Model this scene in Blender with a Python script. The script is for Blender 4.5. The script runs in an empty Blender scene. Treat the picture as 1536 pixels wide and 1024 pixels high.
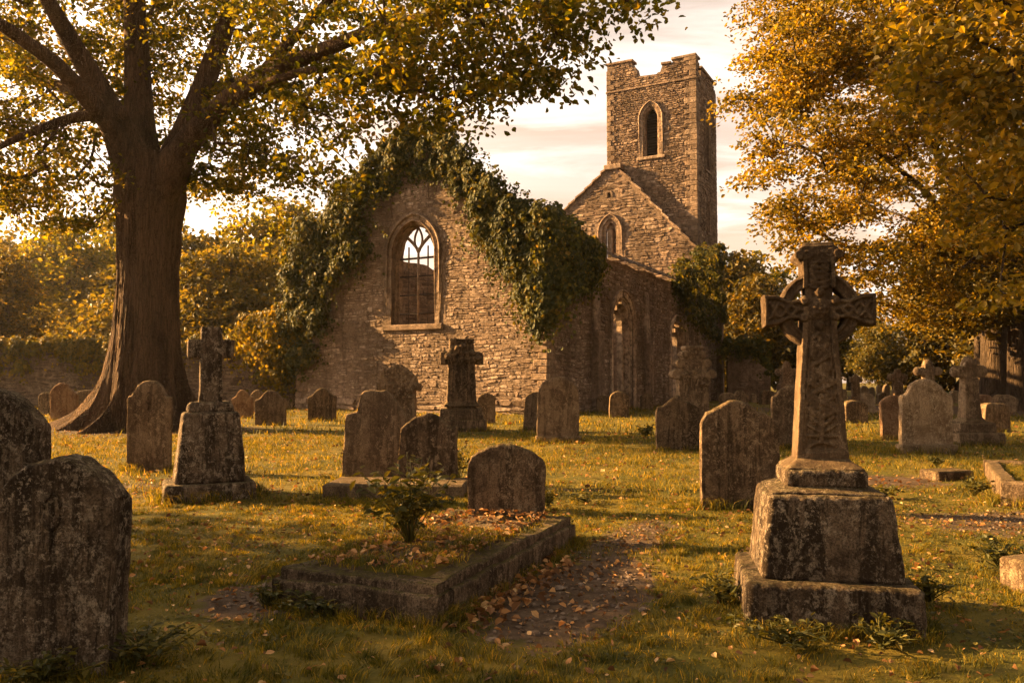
import bpy, math, numpy as np
from mathutils import Matrix, Vector
R = math.radians
scene = bpy.context.scene
COL = scene.collection
rng = np.random.default_rng(11)

# ------------------------------------------------------------------ camera frame
PITCH = R(2.77); FPX = 1200.0; CAMZ = 1.6
def ray(px, py):
    a = (px-768)/FPX; b = (512-py)/FPX
    return np.array([a, math.cos(PITCH)-b*math.sin(PITCH), math.sin(PITCH)+b*math.cos(PITCH)])
def G(px, py):
    d = ray(px, py); t = -CAMZ/d[2]; return np.array([d[0]*t, d[1]*t, 0.0])
def P(px, py, Y):
    d = ray(px, py); t = Y/d[1]; return np.array([d[0]*t, Y, CAMZ+d[2]*t])
def depth(py): return G(768, py)[1]

# ------------------------------------------------------------------ noise
def _h(ix, iy, iz, s):
    n = (ix*374761393 + iy*668265263 + iz*2147483647 + s*1274126177) & 0xffffffff
    n = ((n ^ (n >> 13))*1274126177) & 0xffffffff
    n = n ^ (n >> 16)
    return (n & 0xffff)/32767.5-1.0
def noise3(p, s=0):
    p = np.asarray(p, float); i = np.floor(p).astype(np.int64); f = p-i; f = f*f*(3-2*f)
    x, y, z = i[..., 0], i[..., 1], i[..., 2]; r = 0
    for dx in (0, 1):
        for dy in (0, 1):
            for dz in (0, 1):
                w = (f[..., 0] if dx else 1-f[..., 0])*(f[..., 1] if dy else 1-f[..., 1])*(f[..., 2] if dz else 1-f[..., 2])
                r = r+w*_h(x+dx, y+dy, z+dz, s)
    return r
def noise2(x, y, s=0):
    x = np.asarray(x, float); y = np.asarray(y, float)*np.ones_like(x)
    return noise3(np.stack([x, y, np.zeros_like(x)+.37], -1), s)
def fbm2(x, y, s=0, o=3):
    r = 0; a = 1.0; x = np.asarray(x, float); y = np.asarray(y, float)
    for k in range(o):
        r = r+a*noise2(x, y, s+k); x = x*2.03; y = y*2.03; a *= .5
    return r
def roughen(V, amps=((.008, 6), (.003, 22)), s=0):
    V = np.array(V, float); D = np.zeros_like(V)
    for a, f in amps:
        for k in range(3): D[:, k] += a*noise3(V*f, s+k*17+int(f))
    return V+D

# ------------------------------------------------------------------ mesh helpers
def mk(name, V, polys, mat=None, parent=None, smooth=False, loc=None, rz=0.0, attr=None):
    """link V (N,3) and a list of (M,k) index arrays as ONE mesh object"""
    V = np.asarray(V, np.float32)
    polys = [np.asarray(p, np.int32) for p in (polys if isinstance(polys, list) else [polys]) if len(p)]
    me = bpy.data.meshes.new(name)
    me.vertices.add(len(V)); me.vertices.foreach_set('co', V.ravel())
    tot = sum(p.size for p in polys); npol = sum(len(p) for p in polys)
    me.loops.add(tot); me.polygons.add(npol)
    me.loops.foreach_set('vertex_index', np.concatenate([p.ravel() for p in polys]))
    sizes = np.concatenate([np.full(len(p), p.shape[1], np.int32) for p in polys])
    starts = np.concatenate([[0], np.cumsum(sizes)[:-1]]).astype(np.int32)
    me.polygons.foreach_set('loop_start', starts)
    try: me.polygons.foreach_set('loop_total', sizes)
    except Exception: pass
    me.polygons.foreach_set('use_smooth', np.full(npol, smooth, bool))
    if attr:
        for k, v in attr.items():
            a = me.attributes.new(k, 'FLOAT', 'POINT'); a.data.foreach_set('value', np.asarray(v, np.float32))
    me.update(calc_edges=True); me.validate()
    if mat: me.materials.append(mat)
    o = bpy.data.objects.new(name, me); COL.objects.link(o)
    if parent: o.parent = parent
    if loc is not None: o.location = loc
    o.rotation_euler = (0, 0, rz)
    return o
class MB:
    """collects pieces of one mesh"""
    def __init__(s): s.V = []; s.F = {}; s.n = 0
    def add(s, V, polys):
        V = np.asarray(V, float)
        for p in (polys if isinstance(polys, list) else [polys]):
            p = np.asarray(p)
            if len(p): s.F.setdefault(p.shape[1], []).append(p+s.n)
        s.V.append(V); s.n += len(V)
    def arr(s): return np.concatenate(s.V)
    def polys(s): return [np.concatenate(v) for v in s.F.values()]
    def build(s, name, mat, parent=None, smooth=False, fn=None, **k):
        V = s.arr()
        if fn: V = fn(V)
        return mk(name, V, s.polys(), mat, parent, smooth, **k)
def tag(o, label=None, cat=None, group=None, kind=None):
    if label: o['label'] = label
    if cat: o['category'] = cat
    if group: o['group'] = group
    if kind: o['kind'] = kind
    return o
def empty(name, loc=(0, 0, 0), rz=0.0):
    o = bpy.data.objects.new(name, None); COL.objects.link(o); o.location = loc; o.rotation_euler = (0, 0, rz)
    o.empty_display_size = .2
    return o
def chbox(x0, x1, y0, y1, z0, z1, c=.02, taper=(0, 0)):
    """chamfered box; taper shrinks the top by (tx, ty) per side"""
    V = []; F4 = []; F3 = []
    def pt(sx, sy, sz, ax):
        tx, ty = (taper if sz > 0 else (0, 0))
        X = [(x0, x1)[sx > 0]-sx*tx, (y0, y1)[sy > 0]-sy*ty, (z0, z1)[sz > 0]]
        S = (sx, sy, sz)
        for k in range(3):
            if k != ax: X[k] -= S[k]*c
        V.append(X); return len(V)-1
    idx = {}
    for sx in (-1, 1):
        for sy in (-1, 1):
            for sz in (-1, 1):
                for ax in range(3): idx[(sx, sy, sz, ax)] = pt(sx, sy, sz, ax)
    S = (-1, 1)
    for ax in range(3):
        b, d = (ax+1) % 3, (ax+2) % 3
        for s in S:
            q = []
            for (u, v) in ((-1, -1), (1, -1), (1, 1), (-1, 1)):
                k = [0, 0, 0]; k[ax] = s; k[b] = u; k[d] = v; q.append(idx[(*k, ax)])
            F4.append(q if s > 0 else q[::-1])
    for ax in range(3):   # edges along axis ax
        b, d = (ax+1) % 3, (ax+2) % 3
        for u in S:
            for v in S:
                k0 = [0]*3; k1 = [0]*3; k0[ax] = -1; k1[ax] = 1; k0[b] = k1[b] = u; k0[d] = k1[d] = v
                q = [idx[(*k0, b)], idx[(*k1, b)], idx[(*k1, d)], idx[(*k0, d)]]
                F4.append(q if u*v < 0 else q[::-1])
    for sx in S:
        for sy in S:
            for sz in S:
                t = [idx[(sx, sy, sz, k)] for k in range(3)]
                F3.append(t if sx*sy*sz > 0 else t[::-1])
    return np.array(V, float), [np.array(F4), np.array(F3)]
def tube(pts, rad, n=8, cap=True, squash=None):
    pts = np.asarray(pts, float); m = len(pts); rad = np.broadcast_to(np.asarray(rad, float), (m,))
    T = np.gradient(pts, axis=0); T /= np.linalg.norm(T, axis=1)[:, None]+1e-9
    up = np.array([0, 0, 1.0]) if abs(T[:, 2]).mean() < .8 else np.array([0, 1.0, 0])
    A = np.cross(T, up); A /= np.linalg.norm(A, axis=1)[:, None]+1e-9
    B = np.cross(A, T)
    th = np.linspace(0, 2*np.pi, n, endpoint=False)
    V = pts[:, None]+rad[:, None, None]*(A[:, None]*np.cos(th)[None, :, None]+B[:, None]*np.sin(th)[None, :, None])
    i = np.arange(m-1)[:, None]*n; j = np.arange(n)[None]; j2 = (j+1) % n
    F = np.stack([i+j, i+j2, i+n+j2, i+n+j], -1).reshape(-1, 4)
    out = [F]
    V = V.reshape(-1, 3)
    if cap:
        V = np.concatenate([V, pts[:1], pts[-1:]]); a, b = m*n, m*n+1; jj = np.arange(n); k2 = (jj+1) % n
        out.append(np.concatenate([np.stack([np.full(n, a), k2, jj], -1), np.stack([np.full(n, b), (m-1)*n+jj, (m-1)*n+k2], -1)]))
    return V, out
def dome(c, r, n=12, m=8, full=True):
    c = np.array(c, float); r = np.broadcast_to(np.asarray(r, float), (3,))
    ph = np.linspace(0, np.pi, m+1)[1:-1]; th = np.linspace(0, 2*np.pi, n, endpoint=False)
    V = np.stack([np.sin(ph)[:, None]*np.cos(th), np.sin(ph)[:, None]*np.sin(th), np.cos(ph)[:, None]*np.ones(n)], -1).reshape(-1, 3)
    V = np.concatenate([V, [[0, 0, 1], [0, 0, -1]]])*r+c
    F = []; T = []
    for i in range(m-2):
        for j in range(n): F.append([i*n+j, (i+1)*n+j, (i+1)*n+(j+1) % n, i*n+(j+1) % n])
    a = (m-1)*n
    for j in range(n): T.append([a, j, (j+1) % n]); T.append([a+1, (m-2)*n+(j+1) % n, (m-2)*n+j])
    return V, [np.array(F), np.array(T)]
def prism(outline, y0, y1):
    """closed outline [(x,z)] counter-clockwise seen from -y, extruded from y0 (front) to y1"""
    o = np.asarray(outline, float); n = len(o)
    V = np.concatenate([np.stack([o[:, 0], np.full(n, y0), o[:, 1]], -1), np.stack([o[:, 0], np.full(n, y1), o[:, 1]], -1)])
    i = np.arange(n); j = (i+1) % n
    return V, [i[None], (i[::-1]+n)[None], np.stack([j, i, i+n, j+n], -1)]
def remesh(o, voxel, amps=((.004, 14), (.002, 40)), s=0):
    m = o.modifiers.new('weather', 'REMESH'); m.mode = 'VOXEL'; m.voxel_size = voxel
    dg = bpy.context.evaluated_depsgraph_get()
    me = bpy.data.meshes.new_from_object(o.evaluated_get(dg))
    mat = o.data.materials[0]; o.modifiers.clear(); old = o.data; o.data = me; bpy.data.meshes.remove(old)
    if not me.materials: me.materials.append(mat)
    V = np.zeros(len(me.vertices)*3, np.float32); me.vertices.foreach_get('co', V); V = roughen(V.reshape(-1, 3), amps, s)
    me.vertices.foreach_set('co', V.astype(np.float32).ravel()); me.polygons.foreach_set('use_smooth', np.ones(len(me.polygons), bool)); me.update()
    return o

# ------------------------------------------------------------------ materials
class NT:
    def __init__(s, name):
        s.m = bpy.data.materials.new(name); s.m.use_nodes = True; s.t = s.m.node_tree; s.t.nodes.clear()
        s.out = s.n('ShaderNodeOutputMaterial')
    def n(s, k, **kw):
        x = s.t.nodes.new(k)
        for a, v in kw.items(): setattr(x, a, v)
        return x
    def l(s, a, b): s.t.links.new(a, b)
    def setin(s, sock, v):
        if hasattr(v, 'is_linked'): s.l(v, sock)
        else: sock.default_value = v
    def pos(s): return s.n('ShaderNodeNewGeometry').outputs['Position']
    def island(s): return s.n('ShaderNodeNewGeometry').outputs['Random Per Island']
    def scale(s, v, sc):
        x = s.n('ShaderNodeVectorMath', operation='MULTIPLY'); s.l(v, x.inputs[0]); x.inputs[1].default_value = sc; return x.outputs[0]
    def noise(s, v, sc, det=4, rough=.6, dist=0.0, col=False):
        x = s.n('ShaderNodeTexNoise'); s.l(v, x.inputs['Vector']); x.inputs['Scale'].default_value = sc
        x.inputs['Detail'].default_value = det; x.inputs['Roughness'].default_value = rough; x.inputs['Distortion'].default_value = dist
        return x.outputs['Color' if col else 'Fac']
    def voro(s, v, sc, feat='F1'):
        x = s.n('ShaderNodeTexVoronoi', feature=feat); s.l(v, x.inputs['Vector']); x.inputs['Scale'].default_value = sc
        return x.outputs['Distance']
    def ramp(s, f, stops):
        x = s.n('ShaderNodeValToRGB'); s.setin(x.inputs[0], f); e = x.color_ramp.elements
        while len(e) < len(stops): e.new(.5)
        for k, (p, c) in enumerate(stops):
            e[k].position = p; e[k].color = (c, c, c, 1) if isinstance(c, (int, float)) else (*c, 1)
        return x.outputs[0]
    def mix(s, f, a, b, mode='MIX'):
        x = s.n('ShaderNodeMix', data_type='RGBA', blend_type=mode); s.setin(x.inputs[0], f)
        s.setin(x.inputs[6], a if hasattr(a, 'is_linked') else (*a, 1)); s.setin(x.inputs[7], b if hasattr(b, 'is_linked') else (*b, 1))
        return x.outputs[2]
    def math(s, op, a, b=0.0):
        x = s.n('ShaderNodeMath', operation=op); s.setin(x.inputs[0], a); s.setin(x.inputs[1], b); return x.outputs[0]
    def bump(s, h, st=.5, d=.02, nrm=None):
        x = s.n('ShaderNodeBump'); x.inputs['Strength'].default_value = st; x.inputs['Distance'].default_value = d; s.l(h, x.inputs['Height'])
        if nrm: s.l(nrm, x.inputs['Normal'])
        return x.outputs[0]
    def bsdf(s, col, rough=.9, nrm=None, spec=.25):
        b = s.n('ShaderNodeBsdfPrincipled'); s.setin(b.inputs['Base Color'], col if hasattr(col, 'is_linked') else (*col, 1))
        s.setin(b.inputs['Roughness'], rough); b.inputs['Specular IOR Level'].default_value = spec
        if nrm: s.l(nrm, b.inputs['Normal'])
        return b.outputs[0]
    def end(s, sh): s.l(sh, s.out.inputs[0]); return s.m

def grave_stone(name, base, dark, pale, streak=.6, lichen=.5, moss=0.0, bump=.035, grain=.7):
    t = NT(name); p = t.pos()
    oi = t.n('ShaderNodeObjectInfo').outputs['Random']
    n1 = t.noise(p, 2.4, 10, .72, .5); n2 = t.noise(t.scale(p, (1, 1, .7)), 15, 8, .78, .3); n3 = t.noise(p, 75, 5, .8)
    c = t.mix(t.ramp(n1, [(.44, 0), (.55, 1)]), dark, base)
    st = t.noise(t.scale(p, (5, 5, .42)), 1.0, 10, .76, 1.0)
    c = t.mix(t.math('MULTIPLY', t.ramp(st, [(.47, 0), (.54, 1)]), streak), c, tuple(v*.30 for v in dark))
    c = t.mix(t.math('MULTIPLY', t.ramp(n2, [(.52, 0), (.57, 1)]), t.ramp(t.noise(t.scale(p, (3, 3, .8)), 1.3, 5, .6), [(.38, .12), (.6, .85)])), c, pale)
    bl = t.noise(p, 24, 8, .8, .3); reg = t.ramp(t.noise(p, 1.7, 5, .65), [(.40, 0), (.58, 1)])
    c = t.mix(t.math('MULTIPLY', t.math('MULTIPLY', t.ramp(bl, [(.54, 0), (.58, 1)]), reg), lichen), c, tuple(min(1, v*1.25) for v in pale))
    vo = t.voro(t.mix(.12, p, t.noise(p, 6, 3, .6, 0, True), 'ADD'), 31)
    c = t.mix(t.math('MULTIPLY', t.ramp(vo, [(.10, 1), (.17, 0)]), lichen*.4), c, (.34, .22, .085))
    if moss:
        gn = t.n('ShaderNodeNewGeometry'); sz = t.n('ShaderNodeSeparateXYZ'); t.l(gn.outputs['Normal'], sz.inputs[0])
        mm = t.math('MULTIPLY', t.ramp(sz.outputs[2], [(.45, 0), (.8, 1)]), t.ramp(n2, [(.42, 0), (.56, 1)]))
        c = t.mix(t.math('MULTIPLY', mm, moss), c, (.085, .072, .016))
    c = t.mix(t.math('MULTIPLY', t.ramp(n3, [(.47, 0), (.58, 1)]), grain), c, tuple(v*.3 for v in dark))
    v = t.ramp(oi, [(0, .75), (1, 1.2)]); c = t.mix(1.0, c, v, 'MULTIPLY')
    h = t.math('ADD', t.math('MULTIPLY', n2, .9), t.math('MULTIPLY', n3, .5))
    h = t.math('ADD', h, t.math('MULTIPLY', bl, .6))
    return t.end(t.bsdf(c, .95, t.bump(h, 1.0, bump), .08))

def rubble(name, ramp, mort=None, ns=5.0):
    t = NT(name); p = t.pos()
    c = t.ramp(t.island(), ramp)
    n = t.noise(p, ns, 6, .7); n2 = t.noise(p, ns*4, 5, .7)
    c = t.mix(t.math('MULTIPLY', t.ramp(n, [(.40, 1), (.56, 0)]), .75), c, (.085, .06, .04))
    big = t.noise(p, .35, 5, .6)
    c = t.mix(t.math('MULTIPLY', t.ramp(big, [(.45, 0), (.62, 1)]), .62), c, (.10, .07, .045))
    drip = t.noise(t.scale(p, (1.3, 1.3, .16)), 1.0, 6, .65, .5); c = t.mix(t.math('MULTIPLY', t.ramp(drip, [(.5, 0), (.62, 1)]), .55), c, (.085, .06, .038))
    c = t.mix(t.math('MULTIPLY', t.ramp(n2, [(.55, 0), (.7, 1)]), .4), c, (.42, .35, .26))
    return t.end(t.bsdf(c, .95, t.bump(t.math('ADD', n, t.math('MULTIPLY', n2, .5)), .9, .06), .1))

def leaf_mat(name, stops, trans=.45, tcol=None, rough=.55, nsc=.55, lo=(.62, .66, .6), hi=(1.25, 1.15, 1.0)):
    t = NT(name); p = t.pos()
    c = t.ramp(t.island(), stops)
    n = t.noise(p, nsc, 4, .6)
    c = t.mix(1.0, c, t.ramp(n, [(.36, lo), (.64, hi)]), 'MULTIPLY')
    b = t.bsdf(c, rough, None, .3)
    tr = t.n('ShaderNodeBsdfTranslucent'); t.l(t.mix(1.0, c, tcol or (1.6, 1.25, .5), 'MULTIPLY'), tr.inputs[0])
    mx = t.n('ShaderNodeMixShader'); mx.inputs[0].default_value = trans; t.l(b, mx.inputs[1]); t.l(tr.outputs[0], mx.inputs[2])
    return t.end(mx.outputs[0])

def bark_mat(name, a, b, sc=1.0):
    t = NT(name); p = t.pos()
    q = t.scale(p, (9*sc, 9*sc, .9*sc)); wv = t.mix(.35, q, t.noise(p, 2.5, 5, .65, 0, True), 'ADD')
    n = t.noise(wv, 1.0, 9, .75, .6); n2 = t.noise(p, 22, 6, .75)
    v = t.voro(wv, 1.7, 'DISTANCE_TO_EDGE'); big = t.noise(t.scale(p, (1.6, 1.6, .35)), 1.0, 5, .6, .4)
    c = t.mix(t.ramp(n, [(.38, 0), (.62, 1)]), a, b)
    c = t.mix(t.math('MULTIPLY', t.ramp(v, [(0, 1), (.07, 0)]), t.math('MULTIPLY', n, 1.3)), c, tuple(x*.3 for x in a))
    c = t.mix(t.math('MULTIPLY', t.ramp(big, [(.45, 0), (.62, 1)]), .7), c, tuple(x*.38 for x in a))
    c = t.mix(t.math('MULTIPLY', t.ramp(n2, [(.5, 0), (.66, 1)]), .5), c, tuple(x*1.3 for x in b))
    h = t.math('ADD', t.ramp(v, [(0, 0), (.2, .7)]), t.math('MULTIPLY', n2, .7)); h = t.math('ADD', h, n)
    return t.end(t.bsdf(c, .95, t.bump(h, 1.0, .09), .08))

M = {}
M['grave'] = grave_stone('weathered_stone', (0.270, 0.185, 0.107), (0.140, 0.091, 0.051), (0.400, 0.290, 0.172), .55, .4, .5)
M['grave_pale'] = grave_stone('pale_stone', (0.380, 0.275, 0.164), (0.220, 0.147, 0.082), (0.500, 0.389, 0.246), .40, .45, .3)
M['grave_dark'] = grave_stone('dark_stone', (0.220, 0.147, 0.082), (0.100, 0.066, 0.037), (0.360, 0.261, 0.156), .75, .5, .6)
M['grave_red'] = grave_stone('reddish_stone', (0.380, 0.228, 0.119), (0.220, 0.119, 0.061), (0.460, 0.314, 0.180), .35, .3, .2)
M['grave_lichen'] = grave_stone('lichened_stone', (.20, .14, .085), (.085, .058, .035), (.43, .34, .23), .85, .8, .5)
M['grave_moss'] = grave_stone('mossy_stone', (.20, .14, .085), (.085, .058, .034), (.34, .25, .16), .7, .4, 1.0)
M['carved'] = grave_stone('carved_stone', (.128, .085, .048), (.080, .053, .030), (.21, .15, .09), .4, .3, .2, .015, .4)
M['rubble'] = rubble('rubble_stone', [(0, (.20, .135, .088)), (.35, (.33, .235, .165)), (.7, (.41, .305, .22)), (1, (.56, .44, .335))])
M['rubble_tower'] = rubble('tower_rubble_stone', [(0, (.18, .12, .078)), (.4, (.29, .20, .135)), (.75, (.35, .25, .17)), (1, (.47, .355, .255))], ns=3)
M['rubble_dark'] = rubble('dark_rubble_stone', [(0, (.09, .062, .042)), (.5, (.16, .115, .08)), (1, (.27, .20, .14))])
M['mortar'] = rubble('lime_mortar', [(0, (.25, .18, .125)), (1, (.25, .18, .125))], ns=3)
M['dressed'] = rubble('dressed_stone', [(0, (.24, .165, .108)), (.5, (.32, .225, .15)), (1, (.40, .295, .205))], ns=4)
M['dressed_pale'] = rubble('pale_dressed_stone', [(0, (.48, .35, .24)), (.5, (.58, .43, .30)), (1, (.66, .50, .36))], ns=4)
M['slate'] = rubble('stone_slate', [(0, (.10, .075, .055)), (1, (.22, .17, .13))], ns=6)
M['bark'] = bark_mat('tree_bark', (.085, .052, .028), (.17, .105, .058))
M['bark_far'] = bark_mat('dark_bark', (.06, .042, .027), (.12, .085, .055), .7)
M['leaf_hero'] = leaf_mat('autumn_lime_leaf', [(0, (.040, .048, .006)), (.4, (.078, .078, .008)), (.8, (.122, .102, .010)), (1, (.18, .13, .013))], .62, (2.2, 1.85, .5))
M['leaf_gold'] = leaf_mat('golden_leaf', [(0, (.075, .064, .006)), (.35, (.15, .115, .008)), (.75, (.25, .175, .010)), (1, (.36, .235, .016))], .5, (1.6, 1.35, .45))
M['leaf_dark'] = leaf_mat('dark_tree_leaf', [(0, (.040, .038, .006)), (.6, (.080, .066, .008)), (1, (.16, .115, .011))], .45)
M['leaf_green'] = leaf_mat('green_tree_leaf', [(0, (.052, .054, .007)), (.6, (.100, .090, .010)), (1, (.18, .138, .014))], .45)
M['ivy'] = leaf_mat('ivy_leaf', [(0, (.034, .042, .009)), (.6, (.072, .080, .014)), (.9, (.125, .118, .02)), (1, (.22, .165, .024))], .35, rough=.7)
M['ivy_gold'] = leaf_mat('golden_ivy_leaf', [(0, (.075, .075, .007)), (.5, (.14, .122, .010)), (1, (.25, .185, .014))], .5)
M['weed'] = leaf_mat('weed_leaf', [(0, (.036, .042, .009)), (.6, (.078, .080, .013)), (1, (.15, .125, .02))], .4, rough=.6)
M['grass'] = leaf_mat('grass_blade', [(0, (.040, .050, .006)), (.4, (.094, .098, .009)), (.75, (.155, .145, .012)), (1, (.32, .24, .038))], .45, rough=.7, nsc=4.5, lo=(.42, .50, .5), hi=(1.5, 1.25, .9))
M['fallen'] = leaf_mat('fallen_leaf', [(0, (.06, .030, .011)), (.45, (.19, .092, .030)), (.8, (.38, .20, .07)), (1, (.58, .40, .20))], .2, (1.2, .9, .6), .7)
def ground_mat():
    t = NT('ground_soil'); p = t.pos()
    at = t.n('ShaderNodeAttribute'); at.attribute_name = 'dirt'
    n1 = t.noise(p, .8, 5, .6); n2 = t.noise(p, 6, 6, .7); n3 = t.noise(p, 40, 5, .75)
    g = t.ramp(n2, [(.3, (.040, .036, .008)), (.55, (.078, .070, .010)), (.75, (.16, .108, .02))])
    g = t.mix(t.math('MULTIPLY', t.ramp(n1, [(.42, 0), (.62, 1)]), .6), g, (.18, .122, .02))
    d = t.ramp(n2, [(.3, (.034, .020, .009)), (.55, (.085, .057, .033)), (.75, (.15, .105, .066))])
    vo = t.voro(t.mix(.1, p, t.noise(p, 9, 3, .6, 0, True), 'ADD'), 26)
    d = t.mix(t.math('MULTIPLY', t.ramp(vo, [(.15, 1), (.26, 0)]), .35), d, (.17, .115, .075))
    f = t.math('ADD', at.outputs['Fac'], t.math('MULTIPLY', t.math('SUBTRACT', n2, .5), 1.5))
    c = t.mix(t.ramp(f, [(.34, 0), (.5, 1)]), g, d)
    h = t.math('ADD', n2, t.math('MULTIPLY', n3, .6))
    return t.end(t.bsdf(c, .95, t.bump(h, .9, .03), .1))
M['ground'] = ground_mat()
t_ = NT('iron'); M['iron'] = t_.end(t_.bsdf((.035, .025, .018), .7))
t_ = NT('old_wood'); pn = t_.noise(t_.scale(t_.pos(), (1, 1, 14)), 1.5, 5, .6); M['louvre'] = t_.end(t_.bsdf(t_.ramp(pn, [(.3, (.02, .015, .011)), (.7, (.06, .042, .03))]), .8))
# ------------------------------------------------------------------ leaves
def leaves(Pn, Nn, size, droop=None, aspect=.72, fold=.18, r=None):
    """folded six-point leaves at points Pn with normals Nn; returns V, F"""
    r = r or rng; n = len(Pn); N = Nn/(np.linalg.norm(Nn, axis=1)[:, None]+1e-9)
    A = r.normal(size=(n, 3))
    if droop is not None: A = A*.6+droop
    A -= N*np.sum(A*N, 1)[:, None]; A /= np.linalg.norm(A, axis=1)[:, None]+1e-9
    B = np.cross(N, A); s = (size*r.uniform(.6, 1.35, n))[:, None]; w = aspect*.5
    f = N*s*(fold if np.isscalar(fold) else np.asarray(fold)[:, None])
    pts = [Pn-A*s*.5, Pn-A*s*.18+B*s*w*.85+f, Pn+A*s*.18+B*s*w+f, Pn+A*s*.55, Pn+A*s*.18-B*s*w+f, Pn-A*s*.18-B*s*w*.85+f]
    V = np.stack(pts, 1).reshape(-1, 3); k = np.arange(n)[:, None]*6
    return V, np.concatenate([k+np.array([0, 1, 2, 3]), k+np.array([0, 3, 4, 5])])

def unit(n, r=None):
    v = (r or rng).normal(size=(n, 3)); return v/np.linalg.norm(v, axis=1)[:, None]

# ------------------------------------------------------------------ trees
def grow(skel, attract, step=.7, sag=.06, seed=1):
    """skel: list of polylines (k,4) xyz+radius. Returns node pos, parent, prescribed radius, attractor node ids"""
    r = np.random.default_rng(seed)
    pos = []; par = []; rad = []
    for pl in skel:
        pl = np.asarray(pl, float); L = np.concatenate([[0], np.cumsum(np.linalg.norm(np.diff(pl[:, :3], axis=0), axis=1))])
        n = max(2, int(L[-1]/step)+1); q = np.stack([np.interp(np.linspace(0, L[-1], n), L, pl[:, k]) for k in range(4)], -1)
        prev = -1
        for k in range(n):
            pos.append(q[k, :3]); par.append(prev); rad.append(q[k, 3]); prev = len(pos)-1
    pos = [np.array(p) for p in pos]; n0 = len(pos)
    buf = np.zeros((n0+len(attract)*14, 3)); buf[:n0] = pos; cnt = n0
    d0 = np.min(np.linalg.norm(attract[:, None]-buf[None, :n0], axis=2), axis=1)
    ids = []
    root = buf[0].copy()
    for a in attract[np.argsort(d0)]:
        dv = buf[:cnt]-a; d = np.linalg.norm(dv, axis=1)
        # prefer nodes lying towards the root
        out = np.linalg.norm(buf[:cnt]-root, axis=1) > np.linalg.norm(a-root)+.4
        d = d+out*1.5
        j = int(np.argmin(d)); st = buf[j].copy(); L = np.linalg.norm(a-st); m = min(12, max(1, int(L/step)))
        off = r.normal(size=3)*L*.08
        for k in range(1, m+1):
            tt = k/m; q = st+(a-st)*tt+(off+np.array([0, 0, L*sag]))*math.sin(math.pi*tt)
            buf[cnt] = q; par.append(j); rad.append(0); j = cnt; cnt += 1
        ids.append(j)
    return buf[:cnt], np.array(par), np.array(rad), np.array(ids)
def pipe(pos, par, rad, ids, r0, ex=.45):
    w = np.zeros(len(pos)); w[ids] += 1
    for k in range(len(pos)-1, -1, -1):
        if par[k] >= 0: w[par[k]] += w[k]
    return np.maximum(rad, r0*np.maximum(w, 1)**ex)
def branch_mesh(mb, pos, par, rr, skip, n=5):
    e = np.array([k for k in range(len(pos)) if par[k] >= 0 and not skip[k]])
    if not len(e): return
    a = pos[par[e]]; b = pos[e]; ra = np.minimum(rr[par[e]], rr[e]*1.35); rb = rr[e]
    T = b-a; T /= np.linalg.norm(T, axis=1)[:, None]+1e-9
    up = np.where(np.abs(T[:, 2:3]) > .9, np.array([[1.0, 0, 0]]), np.array([[0, 0, 1.0]]))
    A = np.cross(T, up); A /= np.linalg.norm(A, axis=1)[:, None]+1e-9; B = np.cross(A, T)
    th = np.linspace(0, 2*np.pi, n, endpoint=False)
    ring = lambda c, r_: c[:, None]+r_[:, None, None]*(A[:, None]*np.cos(th)[None, :, None]+B[:, None]*np.sin(th)[None, :, None])
    V = np.concatenate([ring(a, ra), ring(b+T*rb[:, None]*.3, rb)], 1).reshape(-1, 3)
    k = np.arange(len(e))[:, None]*2*n; j = np.arange(n); j2 = (j+1) % n
    F = np.stack([k+j, k+j2, k+n+j2, k+n+j], -1).reshape(-1, 4)
    mb.add(V, F)
def blobs(specs, n, seed, shell=.25):
    """n points in a union of ellipsoids (cx,cy,cz,rx,ry,rz[,weight])"""
    r = np.random.default_rng(seed); sp = np.array([list(s)+[1.0]*(7-len(s)) for s in specs], float)
    w = (sp[:, 3]*sp[:, 4]*sp[:, 5])**.75*sp[:, 6]; w /= w.sum()
    k = r.choice(len(sp), n, p=w); u = r.normal(size=(n, 3)); u /= np.linalg.norm(u, axis=1)[:, None]
    q = u*(r.uniform(shell, 1, n)**(1/2.2))[:, None]
    return sp[k, :3]+q*sp[k, 3:6]
def foliage(att, per, spread, flat, size, seed, up=.9, center=None):
    r = np.random.default_rng(seed); n = len(att)
    c = np.repeat(att, per, 0); g = unit(n*per, r)*(r.random(n*per)**.45)[:, None]*1.75*np.array([1, 1, flat])*spread*np.repeat(r.uniform(.65, 1.3, n), per)[:, None]
    g[:, 2] -= .24*(g[:, 0]**2+g[:, 1]**2)/spread
    N = unit(n*per, r)+np.array([0, 0, up]); 
    dr = g*np.array([1, 1, 0])/(spread+.001)*.8+np.array([0, 0, -.7])
    return leaves(c+g, N, size, dr, r=r)
def trunk_tube(pts, n=16, bark=.05, seed=0, freq=2.2):
    """bumpy tapering tube through (x,y,z,r)"""
    pts = np.asarray(pts, float); L = np.concatenate([[0], np.cumsum(np.linalg.norm(np.diff(pts[:, :3], axis=0), axis=1))])
    m = max(6, int(L[-1]/.35)); tt = np.linspace(0, L[-1], m)
    def sm(k):
        y = np.interp(tt, L, pts[:, k])
        for _ in range(2): y[1:-1] = (y[:-2]+2*y[1:-1]+y[2:])/4
        return y
    q = np.stack([sm(k) for k in range(4)], -1)
    V, F = tube(q[:, :3], q[:, 3], n, True)
    c = np.repeat(q[:, :3], n, 0); d = V[:m*n]-c
    nz = noise3(V[:m*n]*np.array([freq, freq, freq*.35]), seed)+.5*noise3(V[:m*n]*np.array([freq*3, freq*3, freq*.8]), seed+1)
    V[:m*n] = c+d*(1+bark*nz)[:, None]
    return V, F
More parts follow.
